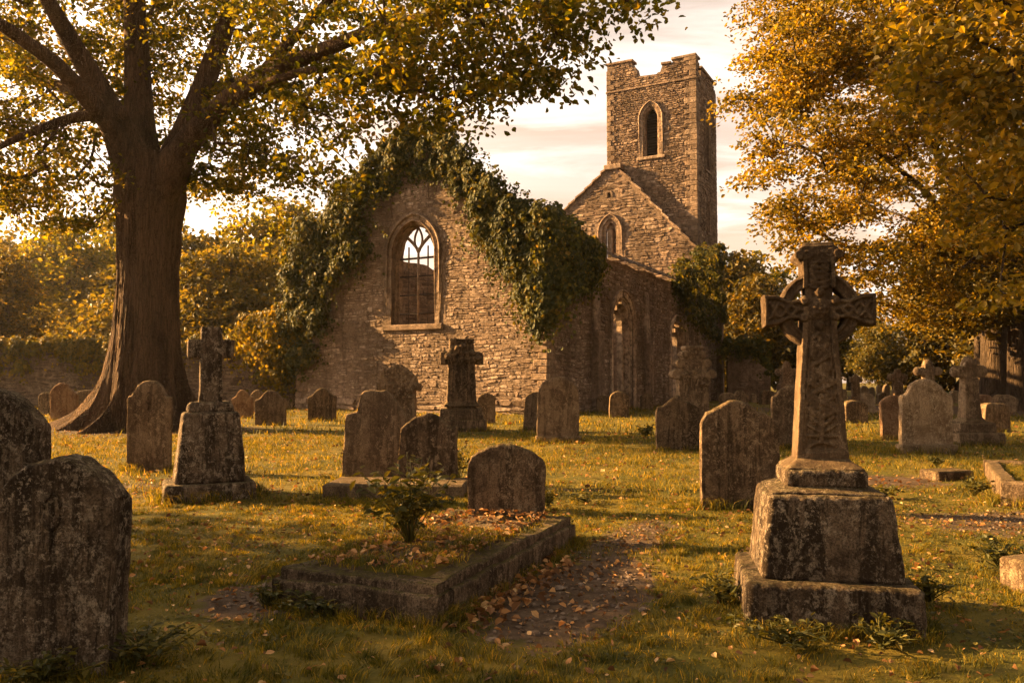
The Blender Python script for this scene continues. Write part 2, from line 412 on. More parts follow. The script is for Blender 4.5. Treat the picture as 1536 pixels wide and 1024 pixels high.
def simple_tree(name, base, h, r, crown, n_att, per, leaf, mats, seed, label, group='trees beyond the graves', cat='tree', spread=.9, flat=.45, trunks=None, cut=.35, up=.9):
    """tapered trunk, grown limbs, crown of leaf sprays. crown: ellipsoids relative to the base"""
    root = empty(name, base); tag(root, label, cat, group)
    rr_ = np.random.default_rng(seed)
    if trunks is None:
        lean = rr_.normal(size=2)*.25
        trunks = [[(0, 0, -.3, r*1.5), (0, 0, .5, r*1.08), (lean[0]*.4, lean[1]*.4, h*.3, r*.85), (lean[0], lean[1], h*.55, r*.55), (lean[0]*1.5, lean[1]*1.5, h*.85, r*.18)]]
    att = blobs(crown, n_att, seed)
    pos, par, rad, ids = grow(trunks, att, step=1.0, seed=seed)
    rr = pipe(pos, par, rad, ids, .018)
    n0 = sum(1 for x in rad if x > 0); skip = np.arange(len(pos)) < n0
    mb = MB()
    for q, tk in enumerate(trunks): mb.add(*trunk_tube(tk, 12, .08, seed+q))
    branch_mesh(mb, pos, par, rr, skip, 4)
    mb.build('trunk', mats[0], root, True)
    V, F = foliage(att, per, spread, flat, leaf, seed+5, up)
    mk('crown', V, [F], mats[1], root)
    return root
def copy_tree(src, loc, rz, sc, label, group=None):
    r = src.copy(); COL.objects.link(r); r.location = loc; r.rotation_euler = (0, 0, rz); r.scale = (sc, sc, sc)
    r['label'] = label
    if group: r['group'] = group
    for ch in list(src.children):
        c = ch.copy(); COL.objects.link(c); c.parent = r
    return r
# ------------------------------------------------------------------ the ruined church
CH0 = np.array([1.6, 36.9, 0.0]); CHR = R(-28.5)
EX = np.array([math.cos(CHR), math.sin(CHR), 0]); EY = np.array([-math.sin(CHR), math.cos(CHR), 0])
CAMP = np.array([0, 0, CAMZ])
def CX(px, py, y):     # photo ray on the plane y'=y  -> (x', z)
    d = ray(px, py); o = CAMP-CH0; t = (y-o@EY)/(d@EY); q = o+d*t; return q@EX, q[2]
def CY(px, py, x):     # photo ray on the plane x'=x -> (y', z)
    d = ray(px, py); o = CAMP-CH0; t = (x-o@EX)/(d@EX); q = o+d*t; return q@EY, q[2]
def arch(c, a, spring, rise):
    Rr = (rise*rise+a*a)/(2*a)
    def f(w):
        u = np.abs(np.asarray(w, float)-c); v = Rr*Rr-(u+Rr-a)**2
        return np.where(u < a, spring+np.sqrt(np.maximum(v, 0)), -99)
    return f
class Opening:
    def __init__(s, c, a, sill, spring, rise, frame=.35):
        s.c, s.a, s.sill, s.spring, s.rise, s.frame = c, a, sill, spring, rise, frame
        s.f = arch(c, a, spring, rise); s.o = arch(c, a+frame, spring, rise+frame*1.15)
    def hit(s, w, z, grow=False):
        f = s.o if grow else s.f; a = s.a+(s.frame if grow else 0); m = s.frame*.7 if grow else 0
        return (np.abs(w-s.c) < a) & (z > s.sill-m) & (z < f(w))
def wall_cols(mb, w0, w1, top, openings, d0, d1, step=.3, z0=-.3, xf=None):
    ws = set(np.round(np.arange(w0, w1, step), 4)) | {w0, w1}
    for o in openings: ws |= set(np.round(np.linspace(o.c-o.a, o.c+o.a, 17), 4))
    ws = np.array(sorted(ws)); ws = ws[np.concatenate([[True], np.diff(ws) > 1e-3])]
    V = []; F = []
    def quad(pts):
        k = len(V); V.extend(pts); F.append([k, k+1, k+2, k+3])
    T = lambda w: float(top(w))
    for a, b in zip(ws[:-1], ws[1:]):
        m = .5*(a+b); segs = [(z0, z0, T(a), T(b), True)]
        for o in openings:
            if abs(m-o.c) < o.a:
                A, B = [float(max(o.sill, o.f(np.clip(x, o.c-o.a+1e-4, o.c+o.a-1e-4)))) for x in (a, b)]
                new = []
                for (la, lb, ha, hb, tp) in segs:
                    if o.sill > la+.01 and o.sill < ha: new.append((la, lb, o.sill, o.sill, True))
                    elif o.sill <= la+.01: pass
                    if ha > A: new.append((max(A, la), max(B, lb), ha, hb, tp))
                segs = new
        for (la, lb, ha, hb, tp) in segs:
            quad([(a, d0, la), (b, d0, lb), (b, d0, hb), (a, d0, ha)])
            quad([(b, d1, lb), (a, d1, la), (a, d1, ha), (b, d1, hb)])
            quad([(a, d0, ha), (b, d0, hb), (b, d1, hb), (a, d1, ha)])
            quad([(b, d0, lb), (a, d0, la), (a, d1, la), (b, d1, lb)])
    for w, s in ((w0, 1), (w1, -1)):
        h = T(w); q = [(w, d1, z0), (w, d0, z0), (w, d0, h), (w, d1, h)]; quad(q if s > 0 else q[::-1])
    for o in openings:
        for w, s in ((o.c-o.a, -1), (o.c+o.a, 1)):
            q = [(w, d0, o.sill), (w, d1, o.sill), (w, d1, o.spring), (w, d0, o.spring)]; quad(q if s < 0 else q[::-1])
    V = np.array(V, float)
    mb.add(xf(V) if xf else V, np.array(F))
def cladding(mb, w0, w1, z0, z1, inside, ch=(.13, .32), bw=(.2, .75), prot=(.015, .07), seed=0, xf=None, d0=0.0, wob=.13):
    r = np.random.default_rng(seed); rect = []
    z = z0
    while z < z1:
        h = r.uniform(*ch); w = w0-r.uniform(0, .3)
        while w < w1:
            b = r.uniform(*bw)*(.6+1.6*h/ch[1]*.5)
            hh = h*(r.uniform(1.5, 1.9) if r.random() < .05 else 1)
            rect.append((w, z, b, hh)); w += b
        z += h
    q = np.array(rect); sp = (q[:, 3] > ch[1]*.6) & (r.random(len(q)) < .4); f_ = r.uniform(.35, .65, sp.sum()); lo = q[sp].copy(); hi = q[sp].copy()
    lo[:, 3] *= f_; hi[:, 1] += hi[:, 3]*f_; hi[:, 3] *= 1-f_; q = np.concatenate([q[~sp], lo, hi]); a0, b0, bb, hh = q.T
    ok = np.ones(len(q), bool)
    for fx in (.04, .5, .96):
        for fz in (.04, .5, .96):
            x = a0+bb*fx; zz = b0+hh*fz
            ok &= inside(x, zz+wob*noise2(x*.8, zz*.8, 5)) & (x > w0) & (x < w1)
    q = q[ok]; n = len(q)
    if not n: return
    g = r.uniform(.003, .018, n)
    hx = q[:, 2]/2-g; hz = q[:, 3]/2-g; cx = q[:, 0]+q[:, 2]/2; cz = q[:, 1]+q[:, 3]/2
    cut = .36
    ux = np.array([-1, -1+cut, 1-cut, 1, 1, 1-cut, -1+cut, -1.]); uz = np.array([-1+cut, -1, -1, -1+cut, 1-cut, 1, 1, 1-cut])
    jx = ux+r.normal(0, .13, (n, 8)); jz = uz+r.normal(0, .17, (n, 8))
    X = cx[:, None]+jx*hx[:, None]; Z = cz[:, None]+jz*hz[:, None]
    p = r.uniform(*prot, n)[:, None]; tx = r.normal(0, .05, n)[:, None]; tz = r.normal(0, .10, n)[:, None]
    ins = np.minimum(.045, np.minimum(hx, hz)*.38)[:, None]
    Xf = cx[:, None]+jx*(hx[:, None]-ins); Zf = cz[:, None]+jz*(hz[:, None]-ins)
    back = np.stack([X, np.full_like(X, d0+.04), Z], -1)
    front = np.stack([Xf, d0-(p+tx*(Xf-cx[:, None])+tz*(Zf-cz[:, None])), Zf], -1)
    V = np.concatenate([back, front], 1)
    V[..., 2] += wob*noise2(V[..., 0]*.8, V[..., 2]*.8, 5)
    k = np.arange(n)[:, None]*16; i = np.arange(8); j = (i+1) % 8
    side = np.stack([k+i, k+j, k+8+j, k+8+i], -1).reshape(-1, 4)
    face = k+8+np.arange(8)
    V = V.reshape(-1, 3)
    mb.add(xf(V) if xf else V, [side, face])
def arch_ring(mb, o, d0, d1, inner=0.0, outer=None, seed=0, legs=True, xf=None, block=(.28, .5), c=.015, legw=(0, 0)):
    """jamb blocks and voussoirs round opening o: each stone a chamfered wedge"""
    r = np.random.default_rng(seed); outer = o.frame if outer is None else outer
    ai, ao = o.a+inner, o.a+outer; ri, ro = o.rise+inner*1.15, o.rise+outer*1.15
    Ri, Ro = [(ri*ri+ai*ai)/(2*ai), (ro*ro+ao*ao)/(2*ao)]
    def wedge(q):       # q: four (w,z) corners
        q = np.array(q); m = q.mean(0); L = np.linalg.norm(q-m, axis=1)[:, None]
        qs = q-(q-m)/L*.006; qi = q-(q-m)/L*(c+.006)
        dd = d0-r.uniform(0, .012)
        V = np.concatenate([np.stack([qs[:, 0], np.full(4, d1), qs[:, 1]], -1), np.stack([qs[:, 0], np.full(4, dd+c), qs[:, 1]], -1), np.stack([qi[:, 0], np.full(4, dd), qi[:, 1]], -1)])
        i = np.arange(4); j = (i+1) % 4
        F = np.concatenate([np.stack([i, j, j+4, i+4], -1), np.stack([i+4, j+4, j+8, i+8], -1), [[8, 9, 10, 11]]])
        mb.add(xf(V) if xf else V, F)
    for s in (-1, 1):
        if legs:
            z = o.sill
            while z < o.spring-.05:
                h = min(r.uniform(*block), o.spring-z)
                if o.spring-z-h < .12: h = o.spring-z
                e = r.uniform(*legw)
                a, b = o.c+s*ai, o.c+s*(ao+e)
                q = [(a, z), (b, z), (b, z+h), (a, z+h)]
                wedge(q if s > 0 else q[::-1]); z += h
        n = max(4, int(round(o.rise*1.3/block[0])))
        def pt(a, Rr, rise, t):
            th = math.asin(min(1, rise/Rr))*t
            return (o.c+s*(a-Rr+Rr*math.cos(th)), o.spring+Rr*math.sin(th))
        for k in range(n):
            t0, t1 = k/n, (k+1)/n
            q = [pt(ai, Ri, ri, t0), pt(ao, Ro, ro, t0), pt(ao, Ro, ro, t1), pt(ai, Ri, ri, t1)]
            wedge(q if s > 0 else q[::-1])
def arc_path(o, inner, n=24, z0=None):
    a, rise = o.a+inner, o.rise+inner*1.15; Rr = (rise*rise+a*a)/(2*a); z0 = o.sill if z0 is None else z0
    th = math.asin(min(1, rise/Rr)); t = np.linspace(0, th, n)
    right = np.stack([o.c+a-Rr+Rr*np.cos(t), o.spring+Rr*np.sin(t)], -1); left = right[::-1].copy(); left[:, 0] = 2*o.c-left[:, 0]
    return np.concatenate([[[o.c+a, z0]], right, left, [[o.c-a, z0]]])
def pathtube(mb, o, inner, d, rad, n=6, xf=None):
    q = arc_path(o, inner); V, F = tube(np.stack([q[:, 0], np.full(len(q), d), q[:, 1]], -1), rad, n); mb.add(xf(V) if xf else V, F)
side_xf = lambda V: np.stack([-V[:, 1], V[:, 0], V[:, 2]], -1)            # plane (w,d,z) -> wall facing +x'
church = empty('ruined_church', CH0, CHR)
tag(church, 'roofless rubble-stone church ruin with pointed windows and battlemented west tower', 'church')
W = 15.35
# gable wall with the big window
gtop_ = lambda w: 14.0-5.75*np.abs(w+7.45)/7.7
gtop = lambda w: np.minimum(gtop_(np.asarray(w, float)), 13.7)+.22*noise2(np.asarray(w, float)*1.7, 0*np.asarray(w, float)+3, 2)
wl, zs = CX(590, 488, 0); wr, _ = CX(650, 488, 0); _, zsp = CX(620, 378, 0); _, zap = CX(620, 333, 0)
GW = Opening((wl+wr)/2, (wr-wl)/2+.12, zs, zsp, zap-zsp+.1, .38)
mb = MB(); wall_cols(mb, -W, 0, gtop, [GW], 0, 1.0)
gable = mb.build('gable_wall', M['mortar'], church)
mb = MB(); cladding(mb, -W+.35, -.35, -.2, 14.5, lambda w, z: (z < gtop(w)-.02) & ~GW.hit(w, z, True), seed=3, ch=(.08, .26), bw=(.12, .52), prot=(.0, .038))
cladding(mb, -W+.35, -.35, -.25, .75, lambda w, z: (z < .75), ch=(.24, .36), bw=(.5, 1.1), seed=77, d0=-.03)
mb.build('rubble_facing', M['rubble'], gable)
r_ = np.random.default_rng(4); cm = {0: MB(), -W: MB()}
for k in range(26):                                   # corner stones at both ends of the gable, alternately long and short
    z = k*.32; 
    for x0, s in ((0, -1), (-W, 1)):
        if z > gtop(x0+s*.4)-.35: continue
        L1, L2 = (.72, .36) if k % 2 else (.38, .7)
        L1 *= r_.uniform(.85, 1.15)
        xs = sorted((x0+s*L1, x0-s*.05)); V, F = chbox(xs[0], xs[1], -.06-r_.uniform(0, .03), L2, z+.012, z+.31, .03)
        cm[x0].add(roughen(V, ((.02, 3),), k), F)
for x0 in cm: cm[x0].build('corner_stonework', M['dressed'], gable)
sur = MB(); arch_ring(sur, GW, -.04, .25, .0, .27, 5, block=(.35, .6), legw=(0, .3)); 
fr = sur.build('window_surround', M['dressed'], gable)
mb = MB(); arch_ring(mb, GW, .12, .42, -.13, -.0, 6, block=(.5, .8)); arch_ring(mb, GW, .34, .62, -.22, -.12, 7, block=(.5, .8))
pathtube(mb, GW, -.03, .07, .06); pathtube(mb, GW, -.14, .28, .045); pathtube(mb, GW, -.02, -.05, .05); pathtube(mb, GW, .27, -.08, .06)
mb.build('window_arch', M['dressed'], gable, False)
mb = MB(); V, F = chbox(GW.c-GW.a-.5, GW.c+GW.a+.5, -.16, .6, GW.sill-.30, GW.sill+.02, .05); mb.add(roughen(V, ((.02, 3),)), F); mb.build('window_sill', M['dressed'], gable)
# tracery: centre mullion, Y branches and iron bars
mb = MB(); ty = .44
ia = GW.a-.16; cx = GW.c
def bar(p, rr, n=6): 
    p = np.asarray(p, float); V, F = tube(np.stack([p[:, 0], np.full(len(p), ty), p[:, 1]], -1), rr, n); mb.add(V, F)
bar([(cx, GW.sill), (cx, GW.spring+.1)], .07)
for s in (-1, 1):
    t = np.linspace(0, 1, 10); top = float(GW.f(cx+s*ia*.55))
    bar(np.stack([cx+s*ia*.98*t**1.15, GW.spring+.05+(1.12*GW.rise*.62)*t**.8], -1), .085+.0*t)
    bar(np.stack([cx+s*ia*(1-t*.62), GW.spring-.15+GW.rise*.78*np.sin(t*1.5)], -1), .075)
    bar(np.stack([cx+s*ia*(.02+.3*np.sin(t*math.pi)*.6), GW.spring+.1+t*GW.rise*.72], -1), .065)
    bar([(cx+s*ia*.5, GW.spring-.75), (cx+s*ia*.5, GW.spring+.35)], .05)
mb.build('tracery', M['dressed'], gable, True)
mb = MB()
for f in (.16, .42, .68, .93):
    z = GW.sill+(GW.spring-GW.sill)*f; bar([(cx-ia, z), (cx+ia, z)], .04 if f < .9 else .06)
for f in (-.5, .5): bar([(cx+f*ia, GW.sill), (cx+f*ia, GW.spring)], .016)
mb.build('window_bars', M['iron'], gable, True)

# long south wall with two tall arched openings
SL = 31.0
stop = lambda w: 8.25+.12*noise2(np.asarray(w, float)*1.3, 0*np.asarray(w, float), 8)-np.where((np.asarray(w, float) > 22), .5*np.abs(noise2(np.asarray(w, float)*.9, 0*np.asarray(w, float)+4, 9)), 0)
def side_open(pxl, pxr, py, pysp, fr):
    a, _ = CY(pxl, 500, 0); b, _ = CY(pxr, 500, 0); c = (a+b)/2; _, zt = CY((pxl+pxr)/2, py, 0); _, zsps = CY((pxl+pxr)/2, pysp, 0)
    return Opening(c, (b-a)/2-fr, -.05, zsps, zt-zsps-fr*1.15, fr)
D1 = side_open(914, 953, 433, 487, .42); D2 = side_open(1003, 1031, 472, 512, .4)
mb = MB(); wall_cols(mb, .95, SL, stop, [D1, D2], 0, .95, xf=side_xf)
swall = mb.build('side_wall', M['mortar'], church)
mb = MB(); cladding(mb, .75, SL, -.2, 9, lambda w, z: (z < stop(w)-.02) & ~D1.hit(w, z, True) & ~D2.hit(w, z, True), seed=8, xf=side_xf, ch=(.1, .28), bw=(.15, .55), prot=(.01, .08))
mb.build('rubble_facing', M['rubble'], swall)
for D, sd in ((D1, 21), (D2, 22)):
    mb = MB(); arch_ring(mb, D, -.06, .25, 0, .36, sd, xf=side_xf, block=(.35, .6)); arch_ring(mb, D, .15, .5, -.3, 0, sd+4, xf=side_xf, block=(.6, .9)); arch_ring(mb, D, .45, .8, -.6, -.3, sd+8, xf=side_xf, block=(.6, .9))
    pathtube(mb, D, -.03, .1, .07, xf=side_xf); pathtube(mb, D, -.33, .4, .07, xf=side_xf); pathtube(mb, D, .33, -.08, .06, xf=side_xf)
    dr = mb.build('arched_doorway', M['dressed_pale'], swall)
    mb = MB(); wall_cols(mb, D.c-D.a+.25, D.c+.12, lambda w: D.spring+D.rise*.8*(1-(abs(w-D.c)/D.a)**2), [], .62, .9, xf=side_xf)
    mb.build('blocking_wall', M['dressed_pale'], dr)
for (a, b, h) in ((5.25, 6.15, 7.6), (13.4, 14.2, 7.0), (25.2, 26.2, 6.4)):
    mb = MB(); V, F = chbox(a, b, -.42, .1, -.2, h*.55, .06); mb.add(side_xf(V), F); V, F = chbox(a+.04, b-.04, -.24, .1, h*.55, h, .06, (0, .1)); mb.add(side_xf(V), F)
    cladding(mb, a, b, 0, h*.54, lambda w, z: (z < h*.54), seed=int(a), xf=side_xf, d0=-.41, wob=0)
    mb.build('buttress', M['rubble'], swall)
mb = MB(); r_ = np.random.default_rng(9)
for row in range(3):                                  # slates left along the eaves
    w = 6.3
    while w < 23-row*1.5:
        b = r_.uniform(.35, .7); V, F = chbox(w, w+b-.02, -.32+row*.32, .16+row*.32, 0, .05, .012)
        V = roughen(V, ((.015, 5),), int(w*10)); V[:, 2] += 8.32+(V[:, 1]+.3)*.55+row*.02+.03*r_.normal()
        mb.add(side_xf(V), F); w += b
mb.build('eaves_slates', M['slate'], swall)
# north wall seen through the window
ntop = lambda w: 9.5-.03*np.asarray(w, float)+.2*noise2(np.asarray(w, float), 0*np.asarray(w, float)+9, 3)
nxf = lambda V: side_xf(V)+np.array([-W+.95, 0, 0])
mb = MB(); wall_cols(mb, 1.05, SL, ntop, [], 0, .93, xf=nxf); nw = mb.build('north_wall', M['mortar'], church)
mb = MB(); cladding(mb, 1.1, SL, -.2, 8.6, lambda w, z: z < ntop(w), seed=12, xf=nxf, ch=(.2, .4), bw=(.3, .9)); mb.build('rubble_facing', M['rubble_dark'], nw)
# far gable, against the tower
FY = SL
xl, zl = CX(838, 325, FY); xa, za = CX(912, 254, FY); xa2, _ = CX(927, 254, FY); xr, zr = CX(1048, 376, FY)
xr2, zr2 = CX(1072, 440, FY)
_pw = np.array([-W-1, xl, xa, xa2, xr, xr+.02, .6]); sl = (za-zl)/(xa-xl)
_pz = np.array([zl-(xl+W+1)*sl, zl, za, za, zr, zr-.6, zr-2.0])
ftop = lambda w: np.interp(w, _pw, _pz)
xo1, zo1 = CX(903, 388, FY); xo2, _ = CX(929, 388, FY); _, zo3 = CX(915, 328, FY); _, zo4 = CX(915, 348, FY)
FW = Opening((xo1+xo2)/2, (xo2-xo1)/2-.05, zo1, zo4, zo3-zo4, .45)
xlp, zlp = CX(914, 292, FY); LP = Opening(xlp, .16, zlp-.25, zlp, .18, .18)
mb = MB(); wall_cols(mb, -W+.1, .5, ftop, [FW, LP], FY, FY+.46); fg = mb.build('inner_gable', M['mortar'], church)
mb = MB(); cladding(mb, -W+.2, .5, 4, 21, lambda w, z: (z < ftop(w)-.05) & ~FW.hit(w, z, True) & ~LP.hit(w, z, True), seed=14, d0=FY, ch=(.16, .34), bw=(.25, .8))
mb.build('rubble_facing', M['rubble_tower'], fg)
mb = MB(); arch_ring(mb, FW, FY-.07, FY+.2, 0, .36, 31, block=(.35, .6), legw=(0, .3)); arch_ring(mb, FW, FY+.1, FY+.4, -.28, 0, 32, block=(.5, .8)); pathtube(mb, FW, .33, FY-.1, .08)
arch_ring(mb, LP, FY-.05, FY+.2, 0, .18, 33, block=(.25, .3))
V, F = chbox(FW.c-FW.a-.5, FW.c+FW.a+.5, FY-.15, FY+.4, FW.sill-.3, FW.sill, .04); mb.add(V, F); mb.build('window_surround', M['dressed'], fg)
mb = MB(); V, F = chbox(FW.c-.35, FW.c+.12, FY+.15, FY+.44, FW.sill, FW.spring+.3, .02); mb.add(V, F); mb.build('window_pier', M['dressed'], fg)
mb = MB(); r_ = np.random.default_rng(15)
for (a, b) in ((xl-3, xa-.2), (xa2+.2, xr)):          # stepped coping slabs on both slopes
    w = a
    while w < b:
        L = r_.uniform(.6, 1.0); zc = float(ftop(w+L/2)); V, F = chbox(w, min(w+L*1.12, b), FY-.2, FY+.6, -.02, .2, .03)
        sgn = (float(ftop(w+L))-float(ftop(w)))/L; V = roughen(V, ((.03, 3),), int(w*7)+300); V[:, 2] += zc+(V[:, 0]-w-L/2)*sgn*.75; mb.add(V, F); w += L
V, F = chbox(xa-.35, xa2+.35, FY-.22, FY+.6, za-.1, za+.35, .06); mb.add(V, F)
mb.build('coping', M['rubble_tower'], fg)
# tower
TY = FY+.5; TD = 6.4
tl, _ = CX(912, 300, TY); tr, ttop = CX(1043, 84, TY); _, zlow = CX(972, 112, TY); _, zmid = CX(1000, 97, TY); _, zle = CX(930, 96, TY)
e = [CX(q, 100, TY)[0] for q in (949, 956, 985, 992, 1008)]
tower_top = lambda w: np.interp(w, [tl, e[0], e[0]+.03, e[1], e[1]+.03, e[2], e[2]+.03, e[3], e[3]+.03, e[4], e[4]+.03, tr], [zle, zle, zle-.55, zle-.6, zlow, zlow-.1, zmid-.55, zmid-.5, zmid, zmid, ttop, ttop])
bl, bs = CX(967, 236, TY); br, _ = CX(987, 236, TY); _, bt = CX(977, 158, TY); _, bsp = CX(977, 178, TY)
BW = Opening((bl+br)/2, (br-bl)/2+.12, bs, bsp, bt-bsp, .36)
mb = MB(); wall_cols(mb, tl, tr, tower_top, [BW], TY, TY+.9, step=.2); tw = mb.build('tower', M['mortar'], church)
txf = lambda V: side_xf(V)+np.array([tr, 0, 0])
sy = [CY(q, 130, tr)[0] for q in (1047, 1052, 1064)]
s_low = ttop-1.9
side_top = lambda w: np.interp(w, [TY, sy[0], sy[0]+.03, sy[1]-.2, sy[1]-.17, TY+TD-.6, TY+TD-.57, TY+TD], [ttop, ttop, s_low, s_low-.1, ttop-.5, ttop-.5, ttop-.9, ttop-.9])
a, z1_ = CY(1048, 245, tr); b, _ = CY(1057, 245, tr); _, z2_ = CY(1052, 165, tr)
SW = Opening(TY+TD*.52, .55, z1_, z2_-1.3, 1.3, .3); _, z3_ = CY(1055, 345, tr); SW2 = Opening(TY+TD*.55, .32, z3_, z3_+2.2, .8, .25)
mb = MB(); wall_cols(mb, TY+.9, TY+TD, side_top, [SW, SW2], 0, .9, step=.2, xf=txf)
bxf = lambda V: side_xf(V)+np.array([tl+.9, 0, 0]); wall_cols(mb, TY+.9, TY+TD, side_top, [], 0, .9, xf=bxf)
wall_cols(mb, tl+.9, tr-.9, lambda w: ttop-1.4, [], TY+TD-.9, TY+TD)
wall_cols(mb, tl+.9, tr-.9, lambda w: ttop-2.6, [], TY+.95, TY+TD-.95, z0=ttop-3.0)
mb.build('tower_walls', M['mortar'], tw)
mb = MB(); cladding(mb, tl+.1, tr-.2, 5, 30, lambda w, z: (z < tower_top(w)-.03) & ~BW.hit(w, z, True), seed=41, d0=TY, ch=(.10, .28), bw=(.15, .5), prot=(.02, .10))
cladding(mb, TY+.2, TY+TD-.1, 5, 30, lambda w, z: (z < side_top(w)-.03) & ~SW.hit(w, z, True) & ~SW2.hit(w, z, True), seed=42, xf=txf, ch=(.16, .34), bw=(.25, .65), prot=(.02, .09))
mb.build('rubble_facing', M['rubble_tower'], tw)
tm = [MB(), MB(), MB()]; r_ = np.random.default_rng(44); z = 6.0; k = 0
while z < ttop-.3:
    h = r_.uniform(.36, .5); L1, L2 = (.95, .5) if k % 2 else (.5, .95)
    V, F = chbox(tr-L1, tr+.09, TY-.09, TY+L2, z, z+h-.015, .03); tm[0].add(roughen(V, ((.02, 3),), k), F)
    if z < zle-.4: V, F = chbox(tl-.06, tl+L2*.7, TY-.09, TY+L1, z, z+h-.015, .03); tm[1].add(roughen(V, ((.02, 3),), k+50), F)
    if z < ttop-1.4: V, F = chbox(tr-L2*.6, tr+.07, TY+TD-L1*.7, TY+TD+.03, z, z+h-.015, .03); tm[2].add(roughen(V, ((.02, 3),), k+90), F)
    z += h; k += 1
for m_ in tm: m_.build('corner_stonework', M['dressed'], tw)
mb = MB()
for (a, b, z) in ((tl-.1, e[0]+.05, zle), (e[4]-.05, tr+.1, ttop), (e[3], e[4]-.06, zmid)):
    V, F = chbox(a, b, TY-.14, TY+1.0, z, z+.22, .04); mb.add(roughen(V, ((.03, 2),), 5), F)
V, F = chbox(TY-.1+1.12, sy[0]+.05, -.14, 1.0, ttop, ttop+.2, .04); mb.add(txf(V), F)
V, F = chbox(sy[1]-.2, TY+TD-.5, -.14, 1.0, ttop-.5, ttop-.28, .04); mb.add(txf(V), F)
V, F = chbox(tl-.12, tr+.16, TY-.16, TY+.2, zlow-1.1, zlow-.92, .04); mb.add(V, F)
mb.build('battlement_coping', M['rubble_tower'], tw)
mb = MB(); arch_ring(mb, BW, TY-.1, TY+.2, 0, .30, 51, block=(.45, .7)); arch_ring(mb, BW, TY+.1, TY+.5, -.2, 0, 52, block=(.5, .8)); pathtube(mb, BW, .32, TY-.13, .08); pathtube(mb, BW, -.05, TY+.05, .08)
V, F = chbox(BW.c-BW.a-.55, BW.c+BW.a+.55, TY-.2, TY+.4, BW.sill-.28, BW.sill, .05); mb.add(V, F); bw_ = mb.build('belfry_window', M['dressed'], tw)
mb = MB(); z = BW.sill+.1
while z < BW.spring+BW.rise*.9:
    hw = BW.a-.2 if z < BW.spring else (BW.a-.2)*math.sqrt(max(.05, 1-((z-BW.spring)/BW.rise)**2)); V, F = chbox(BW.c-hw, BW.c+hw, TY+.4, TY+.7, -.02, .02, .006)
    V[:, 2] += z+(V[:, 1]-TY-.4)*.5; mb.add(V, F); z += .24
V, F = chbox(BW.c-BW.a+.05, BW.c+BW.a-.05, TY+.8, TY+.86, BW.sill, BW.spring+BW.rise*.9, .005); mb.add(V, F)
mb.build('louvre', M['louvre'], bw_)
for o, s in ((SW, 61), (SW2, 62)):
    mb = MB(); arch_ring(mb, o, -.08, .3, 0, .26, s, xf=txf, block=(.4, .6)); pathtube(mb, o, .28, -.1, .06, xf=txf)
    V, F = chbox(o.c-o.a-.3, o.c+o.a+.3, -.16, .3, o.sill-.22, o.sill, .03); mb.add(txf(V), F); w_ = mb.build('tower_window', M['dressed'], tw)
    mb = MB(); V, F = chbox(o.c-o.a, o.c+o.a, .5, .56, o.sill, o.spring+o.rise*.9, .005); mb.add(txf(V), F); mb.build('louvre', M['louvre'], w_)

